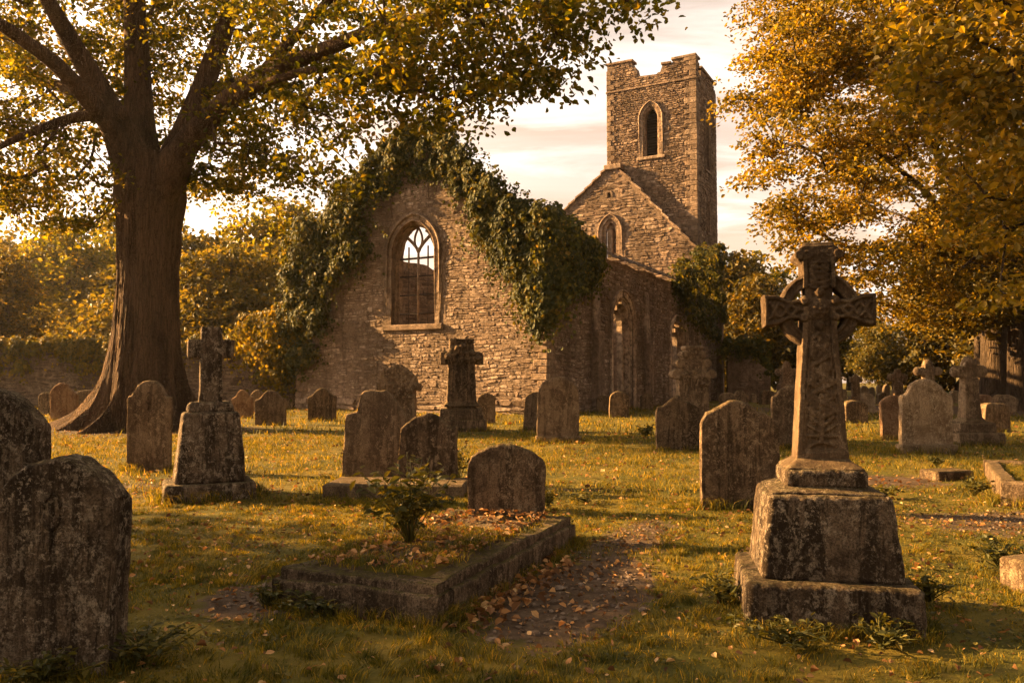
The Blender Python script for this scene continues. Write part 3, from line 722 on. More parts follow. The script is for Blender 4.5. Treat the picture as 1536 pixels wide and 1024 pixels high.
# ------------------------------------------------------------------ ivy
def ivy(name, clusters, per, size, label, mat='ivy', sprigs=(), parent_rot=True, seed=0, out=None, group='ivy growing on the stonework'):
    """clusters: (x,y,z,r,outx,outy) in church space"""
    r = np.random.default_rng(seed); c = np.array(clusters, float); n = len(c)
    cc = np.repeat(c, per, 0); d = unit(n*per, r)
    o = np.stack([cc[:, 4], cc[:, 5], np.full(len(cc), .45)], -1); o /= np.linalg.norm(o, axis=1)[:, None]
    d = d+o*.9; d /= np.linalg.norm(d, axis=1)[:, None]
    p = cc[:, :3]+d*cc[:, 3:4]*r.uniform(.75, 1.12, (len(cc), 1))*np.array([1, 1, 1.15])
    p[:, 2] -= .25*cc[:, 3]*r.uniform(0, 1, len(cc))**2
    N = d*.8+o*.5+unit(len(cc), r)*.55
    dr = d*.3+np.array([0, 0, -1.0])
    V, F = leaves(p, N, size*r.choice([.6, .85, 1.0, 1.2], len(p)), dr, .85, .15, r)
    mb = MB(); mb.add(V, F)
    k_ = r.choice(n, n*30); oo = c[k_][:, 4:6]; tt_ = np.stack([-oo[:, 1], oo[:, 0]], -1); g_ = r.normal(size=(len(k_), 2))*c[k_][:, 3:4]*1.25     # thin runners flat on the stone round the clumps
    pr = c[k_][:, :3].copy(); pr[:, :2] += tt_*g_[:, :1]; pr[:, 2] -= np.abs(g_[:, 1]); pr[:, :2] += oo*.05; V, F = leaves(pr, np.concatenate([oo, np.zeros((len(oo), 1))], 1)+unit(len(oo), r)*.45, size*.75, np.array([0, 0, -1.0])+0*pr, .85, .15, r); mb.add(V, F)
    stems = MB(); ns = 0
    for (q, tip) in sprigs:
        q = np.array(q, float); tip = np.array(tip, float); t = np.linspace(0, 1, 7)[:, None]
        pts = q+(tip-q)*t+np.array([0, 0, -.18])*np.linalg.norm(tip-q)*(t**2); V, F = tube(pts, np.linspace(.02, .006, 7), 4); stems.add(V, F); ns += 1
        k = 34; tt = r.uniform(.1, 1.05, (k, 1)); b = q+(tip-q)*tt+np.array([0, 0, -.18])*np.linalg.norm(tip-q)*tt**2+r.normal(size=(k, 3))*.10
        V, F = leaves(b, unit(k, r)+np.array([0, -.3, .5]), size*.8, unit(k, r)+np.array([0, 0, -.4]), .7, .15, r); mb.add(V, F)
    root = empty(name, CH0, CHR) if parent_rot else empty(name)
    tag(root, label, 'ivy', group)
    mb.build('foliage', M[mat], root)
    r2 = np.random.default_rng(seed+3)
    for k in r2.choice(n, min(n, 40), False):
        a = c[k, :3]; L = r2.uniform(.8, 2.0); t = np.linspace(0, 1, 6)[:, None]; z0 = max(.1, a[2]-L)
        pts = np.concatenate([a[:2]-c[k, 4:6]*c[k, 3]*.3+t*0+r2.normal(size=(6, 2))*.05, a[2]+(z0-a[2])*t], 1); V, F = tube(pts, .022, 4); stems.add(V, F)
    tag(stems.build('stem', M['bark'], root, True), kind='stuff')
    return root
def scatter(n, fn, seed):
    r = np.random.default_rng(seed); out = []
    while len(out) < n:
        v = fn(r)
        if v is not None: out.append(v)
    return out
def poly_in(px, py, poly):
    c = False; j = len(poly)-1
    for i in range(len(poly)):
        (xi, yi), (xj, yj) = poly[i], poly[j]
        if (yi > py) != (yj > py) and px < (xj-xi)*(py-yi)/(yj-yi)+xi: c = not c
        j = i
    return c
front_pt = lambda px, py: CX(px, py, -.1)
def front_region(poly, rad, bulge):
    pw = [front_pt(*p) for p in poly]; xs = [p[0] for p in pw]; zs_ = [p[1] for p in pw]
    def f(r):
        x = r.uniform(min(xs), max(xs)); z = r.uniform(min(zs_), max(zs_))
        if not poly_in(x, z, pw): return None
        rr = r.uniform(*rad); return (x, -r.uniform(0, bulge), z, rr, 0, -1)
    return f
def sp_front(lst): return [((*[front_pt(a, b)[0]], -.2, front_pt(a, b)[1]), (front_pt(c, d)[0], -.6, front_pt(c, d)[1])) for (a, b, c, d) in lst]
cl = scatter(150, front_region([(436, 350), (470, 330), (520, 285), (560, 262), (560, 300), (545, 335), (560, 385), (520, 400), (500, 430), (490, 480), (470, 530), (440, 560), (428, 500), (432, 430)], (.3, .62), .55), 1)
cl += scatter(45, lambda r: (-W-r.uniform(0, .5), r.uniform(-.3, 2.5), r.uniform(2.0, 9.2), r.uniform(.35, .6), -1, -.3), 2)
ivy('ivy', cl, 85, .21, 'dense dark ivy covering the left corner of the church gable', seed=1, sprigs=sp_front([(480, 330, 470, 290), (520, 285, 505, 255), (500, 300, 480, 270), (450, 350, 430, 330), (555, 330, 590, 350)]))
cl = scatter(95, front_region([(520, 290), (555, 245), (590, 200), (630, 186), (670, 192), (712, 235), (735, 270), (700, 262), (660, 225), (610, 235), (585, 262), (560, 300)], (.18, .5), .4), 3)
cl += scatter(60, front_region([(560, 262), (600, 225), (640, 222), (700, 262), (735, 300), (700, 300), (660, 262), (610, 262), (575, 300)], (.14, .32), .15), 33)
cl += scatter(60, lambda r: (lambda x: (x, r.uniform(.1, .9), float(gtop(x))+r.uniform(-.2, .12), r.uniform(.16, .4), 0, -.2))(r.uniform(-12, -3.0)), 4)
ivy('ivy', cl, 80, .19, 'ragged ivy along the peak of the ruined gable with loose sprigs', seed=2,
    sprigs=sp_front([(700, 235, 745, 228), (712, 240, 755, 250), (720, 260, 765, 262), (690, 225, 720, 205), (640, 190, 650, 172), (610, 200, 600, 178), (735, 275, 780, 275), (570, 250, 550, 232), (660, 200, 690, 190)]))
cl = scatter(215, front_region([(712, 300), (740, 272), (775, 300), (835, 325), (832, 380), (830, 480), (808, 490), (792, 450), (775, 410), (745, 380), (722, 345)], (.18, .6), .5), 5)
cl += scatter(110, lambda r: (lambda y: (r.uniform(.05, .7), y, r.uniform(5.4+.3*y, 8.7), r.uniform(.18, .5), 1, -.2))(r.uniform(-.4, 5.0)), 6)
cl += scatter(28, lambda r: (r.uniform(-1.5, .3), r.uniform(-.5, 3), r.uniform(8.2, 9.4), r.uniform(.4, .62), .5, -.5), 7)
ivy('ivy', cl, 85, .21, 'heavy mass of ivy hanging over the near corner of the church', seed=3,
    sprigs=sp_front([(760, 295, 800, 285), (780, 305, 825, 300), (800, 315, 842, 318), (830, 325, 868, 335), (765, 300, 785, 275), (790, 450, 780, 480), (815, 480, 812, 505)]))
cl = scatter(52, lambda r: (lambda y: (r.uniform(.0, .5), y, r.uniform(4.8 if y > 22 else 7.2, 9.0+.25*(y-18)*(y > 20)), r.uniform(.4, .75), 1, -.3))(r.uniform(19.5, 31.5)), 8)
cl += scatter(26, lambda r: (r.uniform(-1.2, .5), r.uniform(27, 31), r.uniform(8.5, 11.8), r.uniform(.4, .7), .6, -.6), 9)
ivy('ivy', cl, 75, .26, 'dark ivy clump spilling off the far end of the side wall', seed=4,
    sprigs=[((.4, y, 8.8), (1.6, y-1.2, 9.6)) for y in (20, 21.5, 23, 25, 27)])

# ------------------------------------------------------------------ churchyard wall and ruined stub
WA = np.array([-58.0, 50.5, 0]); WB = CH0+EX*(-W-.45)+EY*.9
wd = WB-WA; WL = np.linalg.norm(wd); wrz = math.atan2(wd[1], wd[0])
ywall = empty('churchyard_wall', WA, wrz); tag(ywall, 'long old rubble-stone boundary wall with plants growing along its top', 'wall')
ytop = lambda w: 3.45+.25*noise2(np.asarray(w, float)*.35, 0*np.asarray(w, float), 31)
mb = MB(); wall_cols(mb, 0, WL, ytop, [], 0, .6, step=.5); mb.build('wall_core', M['mortar'], ywall)
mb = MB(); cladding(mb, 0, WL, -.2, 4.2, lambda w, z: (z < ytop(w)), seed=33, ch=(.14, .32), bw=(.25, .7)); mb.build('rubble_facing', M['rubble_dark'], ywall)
mb = MB(); r_ = np.random.default_rng(8); w = 20
while w < WL:
    L = r_.uniform(.6, 1.2); V, F = chbox(w, w+L-.03, -.1, .7, 0, .16, .03); V = roughen(V, ((.03, 3),), int(w*9)); V[:, 2] += float(ytop(w+L/2)); mb.add(V, F); w += L
mb.build('coping', M['rubble_dark'], ywall)
wu = wd/WL; wn = np.array([wu[1], -wu[0], 0])
def wall_cl(n, lo, hi, seed, w0=24, w1=None):
    w1 = w1 or WL-.3
    def f(r):
        w = r.uniform(w0, w1); q = WA+wu*w+wn*r.uniform(-.5, .35); z = float(ytop(w))+r.uniform(lo, hi)
        if noise2(np.array([w*.5]), np.array([2.0]), 3)[0] < (-.9 if lo > -.5 else -.05): return None
        return (q[0], q[1], z, r.uniform(.22, .45), wn[0], wn[1])
    return scatter(n, f, seed)
ivy('ivy', wall_cl(170, -.1, .4, 51)+wall_cl(60, -1.4, -.1, 52), 60, .2, 'sunlit golden creeper growing along the top of the boundary wall', 'ivy_gold', parent_rot=False, seed=6)
c0 = WB-wu*1.2+wn*.6
cl = scatter(70, lambda r: (c0[0]+r.normal()*1.0, c0[1]+r.normal()*.5, r.uniform(1.7, 5.6), r.uniform(.35, .65), 0, -1), 53)
ivy('ivy', cl, 75, .22, 'bushy yellow-green creeper where the boundary wall meets the church', 'ivy_gold', parent_rot=False, seed=7, sprigs=[((c0[0]-.5, c0[1], 4), (c0[0]-2.4, c0[1]-.3, 4.6)), ((c0[0]-.5, c0[1], 3), (c0[0]-2.2, c0[1]-.4, 2.6))])
# stub of walling right of the church
sa = P(1092, 590, 62); stub = empty('ruined_wall', (sa[0], 62, 0), R(-8)); tag(stub, 'short pale fragment of ruined wall with creeper on top, right of the church', 'ruin')
st_top = lambda w: np.interp(w, [0, .4, 1.7, 1.75, 3.2], [3.2, 4.3, 4.2, 3.4, 2.2])
mb = MB(); wall_cols(mb, 0, 3.2, st_top, [], 0, .9, step=.2); mb.build('wall_core', M['mortar'], stub)
mb = MB(); cladding(mb, .1, 1.7, 0, 4.2, lambda w, z: z < st_top(w)-.05, seed=71, ch=(.5, .8), bw=(.5, .8)); cladding(mb, 1.75, 3.2, 0, 4, lambda w, z: z < st_top(w)-.05, seed=72); mb.build('rubble_facing', M['dressed'], stub)
sp0 = np.array([sa[0], 62, 0])
cl = scatter(40, lambda r: (sp0[0]+r.uniform(-.5, 3.2), 62+r.uniform(-.4, .6), r.uniform(3.6, 4.7) if r.random() < .6 else r.uniform(2, 4), r.uniform(.3, .5), .3, -1), 54)
ivy('ivy', [c for c in cl if not (c[0] < sp0[0]+1.6 and c[2] < 3.6)], 60, .24, 'creeper drooping over the top of the ruined wall fragment', parent_rot=False, seed=9)
# ------------------------------------------------------------------ ground
TOMB_C = np.array([-.55, 7.0]); TOMB_R = R(-22.5); TOMB_W, TOMB_L = 1.36, 2.95      # ledger tomb in the middle
def tomb_local(x, y):
    c, s = math.cos(-TOMB_R), math.sin(-TOMB_R); dx, dy = x-TOMB_C[0], y-TOMB_C[1]
    return dx*c-dy*s, dx*s+dy*c
def gz(x, y):
    x = np.asarray(x, float); y = np.asarray(y, float)
    return .035*fbm2(x*.45, y*.45, 61, 3)+.012*fbm2(x*2.6, y*2.6, 65, 2)-.03
def dirt(x, y):
    x = np.asarray(x, float); y = np.asarray(y, float); v = np.zeros_like(x)
    def blob(cx, cy, rx, ry, a=0.0, k=1.0):
        dx, dy = x-cx, y-cy; c, s = math.cos(a), math.sin(a); u = (dx*c+dy*s)/rx; w = (-dx*s+dy*c)/ry
        return k*np.clip(1.6-1.3*np.sqrt(u*u+w*w), 0, 1)
    v = np.maximum(v, blob(.50, 6.2, .54, 1.45, R(-20)))       # worn earth right of the ledger tomb
    v = np.maximum(v, blob(-1.9, 6.1, .45, .55, 0, .9))
    v = np.maximum(v, blob(5.8, 8.9, 2.0, 1.4, R(-25), .66)); v = np.maximum(v, blob(5.2, 13.2, 2.6, 1.1, 0, .7))
    v = np.maximum(v, blob(-5.4, 12.0, 2.2, 1.2, 0, .5)); v = np.maximum(v, blob(-12.0, 26.5, 4.5, 3.5, 0, .7))
    v = np.maximum(v, blob(24, 44, 13, 8, 0, .9)); v = np.maximum(v, blob(1.15, 8.3, .5, 1.5, R(-20), .55))
    v = np.maximum(v, blob(-.2, 12.0, 2.0, .7, 0, .55))
    return np.clip(v+.22*fbm2(x*1.1, y*1.1, 71, 3)*(v > .03)+.16*np.clip(fbm2(x*.8+5, y*.8, 75, 3)-.25, 0, 1), 0, 1)
def lines(fine, d0, far, neg):
    a = [0.0]; d = d0
    while a[-1] < far:
        if a[-1] > fine: d *= 1.11
        a.append(a[-1]+d)
    a = np.array(a); return np.unique(np.concatenate([-a[a <= neg*1.2] if neg else [], a])) if neg else a
gx = lines(8, .09, 320, 320); gy = np.concatenate([-lines(1, .5, 60, 0)[::-1][:-1]+2.5, lines(14, .09, 420, 0)+2.5])
XX, YY = np.meshgrid(gx, gy); ZZ = gz(XX, YY)*np.clip(1.2-np.hypot(XX, YY)/90, .0, 1)
V = np.stack([XX, YY, ZZ], -1).reshape(-1, 3); nx = len(gx); i = (np.arange(len(gy)-1)[:, None]*nx+np.arange(nx-1)[None]).ravel()
ground = mk('ground', V, [np.stack([i, i+1, i+nx+1, i+nx], -1)], M['ground'], None, True, attr={'dirt': dirt(V[:, 0], V[:, 1])})
tag(ground, 'churchyard turf with worn earth patches', kind='structure')
def grass_blades(name, n, y0, y1, hgt, wid, seed, marg=1.25, thin=.35):
    r = np.random.default_rng(seed)
    y = np.sqrt(r.uniform(y0*y0, y1*y1, n)); x = (.70*y+1.5)*r.uniform(-1, 1, n)
    ix = np.floor(x/.11); iy = np.floor(y/.11)                     # gather into tufts
    x = x+.045*_h(ix.astype(np.int64), iy.astype(np.int64), 3, 1); y = y+.045*_h(ix.astype(np.int64), iy.astype(np.int64), 5, 2)
    d = dirt(x, y); pn = fbm2(x*.9, y*.9, 81, 3); p2 = fbm2(x*4.2, y*4.2, 85, 2)
    keep = r.random(n) < np.clip(1.05-1.75*d, .02, 1)*np.clip(.62+.6*pn+.5*p2, thin*.4, 1)
    u, v = tomb_local(x, y); keep &= ~((np.abs(u) < TOMB_W/2+.02) & (np.abs(v) < TOMB_L/2+.02))
    x, y, pn, p2 = x[keep], y[keep], pn[keep], p2[keep]; n = len(x); z = gz(x, y)*np.clip(1.2-np.hypot(x, y)/90, 0, 1)
    h = hgt*r.uniform(.5, 1.25, n)*np.clip(1+.5*pn+.45*p2, .45, 1.8); th = r.uniform(0, 2*np.pi, n); w = wid*r.uniform(.6, 1.3, n)
    tx_ = np.floor(x/.15).astype(np.int64); ty_ = np.floor(y/.15).astype(np.int64); tq = _h(tx_, ty_, 7, 3); h = h*(1+.65*tq)          # each tuft its own height and lean
    ln = np.stack([r.normal(0, .4, n)+.75*_h(tx_, ty_, 9, 4), r.normal(0, .4, n)+.75*_h(tx_, ty_, 11, 5)], -1)*h[:, None]
    b = np.stack([x, y, z-.004], -1); s = np.stack([np.cos(th), np.sin(th), 0*th], -1)*w[:, None]
    m = b+np.stack([ln[:, 0]*.35, ln[:, 1]*.35, h*.62], -1); t = b+np.stack([ln[:, 0], ln[:, 1], h*.95], -1)
    V = np.stack([b-s, b+s, m+s*.7, m-s*.7, t], 1).reshape(-1, 3); k = np.arange(n)[:, None]*5
    o = mk(name, V, [k+np.array([0, 1, 2, 3]), k+np.array([3, 2, 4])], M['grass']); return tag(o, kind='stuff')
g1 = grass_blades('grass', 470000, 3.0, 11, .036, .0030, 1); g1['label'] = 'short tufted turf between the nearest graves'
g2 = grass_blades('grass', 190000, 11, 24, .066, .0055, 2, thin=.25); g2['label'] = 'turf in the middle of the churchyard'
g3 = grass_blades('grass', 70000, 24, 50, .12, .013, 3, thin=.2); g3['label'] = 'distant turf before the church walls'
def fallen(n, y0, y1, size, seed, extra=None):
    r = np.random.default_rng(seed); y = np.sqrt(r.uniform(y0*y0, y1*y1, n)); x = y*r.uniform(-.8, .8, n)
    d = dirt(x, y); k = r.random(n) < np.clip(.26+1.1*d+.45*np.clip(fbm2(x*.7, y*.7, 91, 2), 0, 1), 0, 1)
    x, y = x[k], y[k]; u, v = tomb_local(x, y); on = (np.abs(u) < TOMB_W/2) & (np.abs(v) < TOMB_L/2)
    x, y = x[~on], y[~on]; z = gz(x, y)*np.clip(1.2-np.hypot(x, y)/90, 0, 1)+.012+.025*(dirt(x, y) < .4)*r.random(len(x))
    return np.stack([x, y, z], -1), size
mbf = MB()
for (n, a, b, s, sd) in ((16000, 3.2, 12, .042, 1), (14000, 12, 26, .066, 2), (3000, 26, 60, .13, 3)):
    p, s = fallen(n, a, b, s, sd); V, F = leaves(p, unit(len(p))*.55+np.array([0, 0, 1.0]), s*rng.choice([.45, .7, 1.0, 1.2], len(p)), None, .6, rng.uniform(-.1, .55, len(p))); mbf.add(V, F)
r_ = np.random.default_rng(5); k = 240; p = np.stack([.02+r_.normal(0, .13, k)+.35*np.linspace(-1, 1, k), 6.2+r_.normal(0, .16, k)+.9*np.linspace(-1, 1, k), 0*np.ones(k)], -1); p[:, 2] = gz(p[:, 0], p[:, 1])+.02+.04*r_.random(k)
V, F = leaves(p, unit(k)*.8+np.array([0, 0, 1.0]), .07, None, .65, .25); mbf.add(V, F)
r_ = np.random.default_rng(15); k = 60000; y = np.sqrt(r_.uniform(9, 13*13, k)); x = y*r_.uniform(-.8, .8, k); kk = (fbm2(x*1.3, y*1.3, 131, 3) > .12) & (dirt(x, y) < .5); u_, v_ = tomb_local(x, y); kk &= ~((np.abs(u_) < TOMB_W/2) & (np.abs(v_) < TOMB_L/2)); x, y = x[kk], y[kk]
p = np.stack([x, y, gz(x, y)+r_.uniform(.005, .04, len(x))], -1); mbc = MB(); V, F = leaves(p, unit(len(p))*.5+np.array([0, 0, 1.0]), r_.uniform(.012, .03, len(p)), None, .9, .1); mbc.add(V, F); gc_ = mbc.build('ground_cover', M['weed']); tag(gc_, 'small clover-like leaves in the turf', kind='stuff')
fl = mbf.build('fallen_leaves', M['fallen']); tag(fl, 'dry brown and orange leaves scattered over the turf', kind='stuff')
mb = MB(); r_ = np.random.default_rng(6); nst = 0
while nst < 900:
    x, y = r_.uniform(-2.5, 7.5), r_.uniform(4.4, 11)
    if r_.random() > dirt(np.array([x]), np.array([y]))[0]*1.1-.15: continue
    s = r_.uniform(.006, .022)*(2.0 if r_.random() < .06 else 1); V, F = dome((x, y, gz(x, y)+s*.2), (s*r_.uniform(.8, 1.5), s*r_.uniform(.8, 1.5), s*.6), 7, 5); mb.add(roughen(V, ((s*.25, 40),), nst), F); nst += 1
pb = mb.build('pebbles', M['rubble_dark']); tag(pb, 'small stones lying in the worn earth', kind='stuff')

# ------------------------------------------------------------------ headstones
ROUND = [(-1, .70), (-.98, .76), (-.9, .84), (-.72, .92), (-.45, .975), (0, 1), (.45, .975), (.72, .92), (.9, .84), (.98, .76), (1, .70)]
SHOULDER = [(-1, .80), (-.97, .82), (-.84, .83), (-.74, .86), (-.55, .94), (-.25, .99), (0, 1), (.25, .99), (.55, .94), (.74, .86), (.84, .83), (.97, .82), (1, .80)]
OGEE = [(-1, .72), (-.96, .745), (-.8, .75), (-.62, .80), (-.42, .92), (-.2, .985), (0, 1), (.2, .985), (.42, .92), (.62, .80), (.8, .75), (.96, .745), (1, .72)]
GOTHIC = [(-1, .66), (-.85, .79), (-.6, .89), (-.3, .965), (0, 1), (.3, .965), (.6, .89), (.85, .79), (1, .66)]
LOWARCH = [(-1, .82), (-.9, .87), (-.6, .95), (-.2, .995), (.1, 1), (.5, .96), (.85, .88), (1, .82)]
def slab_mesh(w, h, t, outline, n=30, m=30, taper=0.0, c=None, amps=None, seed=0, wear=.01):
    c = min(.018+.012*w, t*.3) if c is None else c
    ou = np.array(outline, float)
    e = np.linspace(-1, 1, n); e = np.sign(e)*np.abs(e)**.9
    u = np.unique(np.concatenate([e, ou[:, 0]*.9999, [-1+2*c/w, 1-2*c/w]])); u = np.clip(u, -1, 1)
    top = np.interp(u, ou[:, 0], ou[:, 1])*h; top = top+wear*noise2(u*w*4, 0*u+seed*.7, 13)+wear*.6*noise2(u*w*13, 0*u+seed, 14)
    vz = np.linspace(0, 1, m)
    Z = np.concatenate([-.15+(top-c+.15)*vz[:, None], top[None]], 0)            # rows x cols
    Xm = (u*w/2)[None]*(1+taper*(1-Z/h)); cols = len(u); rows = m+1
    y = np.full_like(Z, -t/2); y[-1] += c; y[:, 0] += c; y[:, -1] += c
    A = np.stack([Xm, y, Z], -1).reshape(-1, 3); B = A*np.array([1, -1, 1]); N = len(A)
    i = (np.arange(rows-1)[:, None]*cols+np.arange(cols-1)[None]).ravel(); f = np.stack([i, i+1, i+cols+1, i+cols], -1)
    rim = np.concatenate([np.arange(rows)*cols, (rows-1)*cols+np.arange(1, cols), (np.arange(rows-2, -1, -1))*cols+cols-1])
    a, b = rim[:-1], rim[1:]
    k = max(1, int(t/.06)); V = [A, B]; prev = rim; F = [f, f[:, ::-1]+N]
    for q in range(1, k):
        mid = A[rim]*(1-q/k)+B[rim]*(q/k); base = sum(len(x) for x in V); V.append(mid); cur = base+np.arange(len(rim)); F.append(np.stack([prev[:-1], prev[1:], cur[1:], cur[:-1]], -1)); prev = cur
    cur = rim+N; F.append(np.stack([prev[:-1], prev[1:], cur[1:], cur[:-1]], -1))
    V = np.concatenate(V); V = roughen(V, amps or ((.010, 4), (.004, 15)), seed)
    return V, [np.concatenate(F)]
GS = 'gravestones standing in the turf'
def stone(pxl, pxr, ytop, ybase, outline, label, mat='grave', t=None, Y=None, lean=(0, 0), rz=0.0, n=None, taper=0.0, plinth=None, group=GS, cat='gravestone', wear=.012, motif=None):
    Y = Y or depth(ybase); c = (pxl+pxr)/2; base = P(c, 570, Y); w = (pxr-pxl)/FPX*Y*(1/max(.6, math.cos(rz))); h = P(c, ytop, Y)[2]
    n = n or int(np.clip(w*FPX/Y/3, 14, 80)); t = t or float(np.clip(.09+.05*w, .1, .2))
    root = empty('headstone', (base[0], Y+t/2, 0), rz); root.rotation_euler = (lean[0], lean[1], rz); tag(root, label, cat, group)
    sd = int(abs(pxl*3+ytop))
    V, F = slab_mesh(w, h, t, outline, n, n, taper, None, ((.012, 3), (.005, 11), (.0022, 34)) if Y < 15 else ((.02, 3), (.01, 9)), sd, wear)
    mk('slab', V, F, M[mat], root, True)
    if plinth:
        V, F = chbox(-w/2-plinth[0], w/2+plinth[0], -t/2-plinth[0]*1.3, t/2+plinth[0], -.1, plinth[1], .02); mk('plinth', roughen(V, ((.01, 4),), sd), F, M[mat], root)
    if motif:
        mb = MB(); mz = h*motif
        for s in (-1, 1):
            tt = np.linspace(0, math.pi, 9); V, F = tube(np.stack([s*.055*np.sin(tt)*(w/.8), np.full(9, -t/2-.004), mz+.10*np.cos(tt)], -1), .012, 5); mb.add(V, F)
        V, F = dome((0, -t/2, mz), (.022, .015, .035), 8, 6); mb.add(V, F); V, F = tube([(0, -t/2-.003, mz-.1), (0, -t/2-.003, mz-.22)], .01, 5); mb.add(V, F)
        mb.build('carving', M[mat], root, True)
    return root
FG = [(-1, .795), (-.97, .815), (-.9, .845), (-.75, .90), (-.45, .962), (0, 1), (.3, .985), (.6, .935), (.85, .865), (.95, .825), (1, .80)]
stone(-6, 170, 686, 1005, FG, 'big black-streaked round-topped headstone at the bottom left corner', 'grave_lichen', .24, lean=(R(-1), 0), n=110, motif=.74)
stone(-118, 54, 580, 0, FG, 'thick headstone half cut off, behind the big streaked one', 'grave_lichen', .24, Y=6.6, n=90)
stone(192, 254, 570, 704, SHOULDER, 'narrow shouldered headstone in front of the great trunk', 'grave', .17, motif=.8)
F1 = [(-1, .72), (-.8, .755), (-.62, .77), (-.56, .96), (-.45, .995), (.3, 1), (.6, .9), (.85, .79), (1, .72)]
stone(518, 606, 585, 722, F1, 'tall broken-topped headstone with a wide base, left of a leaning pair', 'grave', .18, taper=.10, lean=(R(-2), R(1)))
F2 = [(-1, .78), (-.88, .84), (-.5, .945), (-.05, 1), (.25, .975), (.6, .88), (.73, .82), (.78, .84), (1, .85)]
stone(598, 683, 619, 733, F2, 'dark stained headstone with chipped right shoulder, overlapping a taller one', 'grave_dark', .16, taper=.04, lean=(R(-3), R(1.5)), wear=.02)
TS = [(-1, .70), (-.96, .80), (-.88, .87), (-.7, .935), (-.45, .978), (-.15, 1), (.2, .992), (.5, .955), (.7, .905), (.84, .855), (.93, .83), (1, .76)]
base = np.array(TOMB_C)+np.array([math.sin(-TOMB_R), math.cos(-TOMB_R)])*(TOMB_L/2-.16)
stone(701, 818, 668, 0, TS, 'squat worn headstone standing at the head of the mossy ledger tomb', 'grave_dark', .17, Y=float(base[1])-.02, n=80, rz=R(-4), lean=(R(-4), 0), wear=.009)
stone(806, 868, 565, 662, ROUND, 'round-topped headstone with drop-shaped carving near the church corner', 'grave', .2, motif=.78, plinth=(.05, .14))
stone(784, 822, 588, 645, TS, 'dark headstone half hidden behind the one with a drop carving', 'grave_dark', lean=(0, R(4)))
stone(1052, 1168, 600, 762, [(-1, .80), (-.96, .83), (-.86, .885), (-.72, .90), (-.4, .965), (-.08, 1), (.2, .975), (.48, .905), (.62, .90), (.82, .84), (.96, .78), (1, .76)], 'broad dark shouldered headstone left of the Celtic cross', 'grave_dark', .13, n=80, lean=(R(-1), 0))
stone(1158, 1224, 577, 672, SHOULDER, 'rounded pale headstone partly hidden behind the Celtic cross shaft', 'grave', .14)
stone(984, 1050, 592, 674, [(-1, .70), (-.95, .78), (-.72, .80), (-.48, .88), (-.15, .99), (0, 1), (.1, .98), (.35, .88), (.65, .82), (.93, .77), (1, .68)], 'dark ogee-topped headstone in front of the ornate monument', 'grave_dark', .14)
stone(1352, 1428, 569, 680, [(-1, .76), (-.97, .785), (-.85, .80), (-.75, .83), (-.6, .92), (-.3, .985), (0, 1), (.3, .985), (.6, .92), (.75, .83), (.85, .80), (.97, .785), (1, .76)], 'pale shouldered headstone on a plinth, right of the Celtic cross', 'grave_pale', .16, plinth=(.06, .2), motif=.82)
stone(1321, 1362, 592, 658, LOWARCH, 'reddish headstone just left of the pale shouldered one', 'grave_red', .14)
stone(1477, 1514, 604, 646, [(-1, .8), (-.9, .95), (-.5, 1), (.6, .97), (1, .9)], 'low square headstone beyond the kerbed grave at the right edge', 'grave', .4)
stone(462, 503, 582, 630, OGEE, 'small dark ogee headstone alone before the church wall', 'grave_dark', .3)
stone(383, 428, 585, 636, OGEE, 'sunlit ogee headstone at the front of a cluster by the wall', 'grave', .22)
stone(349, 379, 585, 626, OGEE, 'headstone leaning left beside the sunlit ogee stone', 'grave_red', .2, lean=(0, R(-2)))
stone(374, 398, 584, 619, GOTHIC, 'small pointed headstone in the gap between two ogee stones', 'grave', .2)
stone(334, 350, 581, 612, ROUND, 'thin headstone just right of the small square-armed cross', 'grave_dark', .2)
stone(76, 115, 574, 630, [(-1, .78), (-.8, .86), (-.4, .98), (-.15, 1), (.15, .97), (.5, .82), (.8, .72), (1, .68)], 'reddish-brown headstone with sloping top left of the great trunk', 'grave_red', .2)
stone(58, 80, 588, 622, LOWARCH, 'low headstone behind the sloping reddish-brown one', 'grave_dark', .2)
stone(113, 146, 584, 622, ROUND, 'wide round headstone tucked against the trunk roots', 'grave', .25)
stone(93, 105, 559, 606, ROUND, 'slim pillar stone rising before the boundary wall', 'grave_dark', .45)
stone(38, 62, 579, 607, ROUND, 'small round headstone low against the boundary wall', 'grave_dark', .3)
stone(446, 458, 586, 613, GOTHIC, 'tiny pale stone leaning at the foot of the church corner', 'grave_pale', .3, lean=(0, R(-4)))
stone(425, 446, 592, 613, LOWARCH, 'low broken stone in the dark corner by the creeper', 'grave_dark', .4)
stone(716, 743, 589, 634, LOWARCH, 'low round headstone right behind the weathered cross pedestal', 'grave', .25)
stone(895, 916, 593, 617, LOWARCH, 'block-like little headstone under the arched doorway', 'grave', .5)
stone(914, 943, 587, 625, TS, 'dark round headstone before the arched doorway', 'grave_dark', .3, lean=(0, R(2)))
stone(962, 980, 590, 614, LOWARCH, 'small square headstone against the side wall', 'grave_dark', .4)
stone(1081, 1102, 588, 616, ROUND, 'left one of two small touching headstones beyond the dark shouldered stone', 'grave', .4)
stone(1099, 1122, 585, 615, OGEE, 'right one of two small touching headstones beyond the dark shouldered stone', 'grave_dark', .4)
stone(1142, 1163, 585, 606, ROUND, 'dark round stone on the bright grass left of the Celtic cross', 'grave_dark', .6)
stone(1268, 1301, 600, 634, TS, 'dark squat headstone just right of the Celtic cross shaft', 'grave_dark', .5)
stone(1294, 1312, 590, 618, [(-1, .9), (-.8, 1), (.5, .97), (1, .8)], 'grey square headstone behind the dark squat one', 'grave_pale', .3)
stone(1465, 1492, 592, 616, ROUND, 'orange-lit round stone at the foot of the right-hand trunks', 'grave_red', .6, lean=(0, R(-12)))
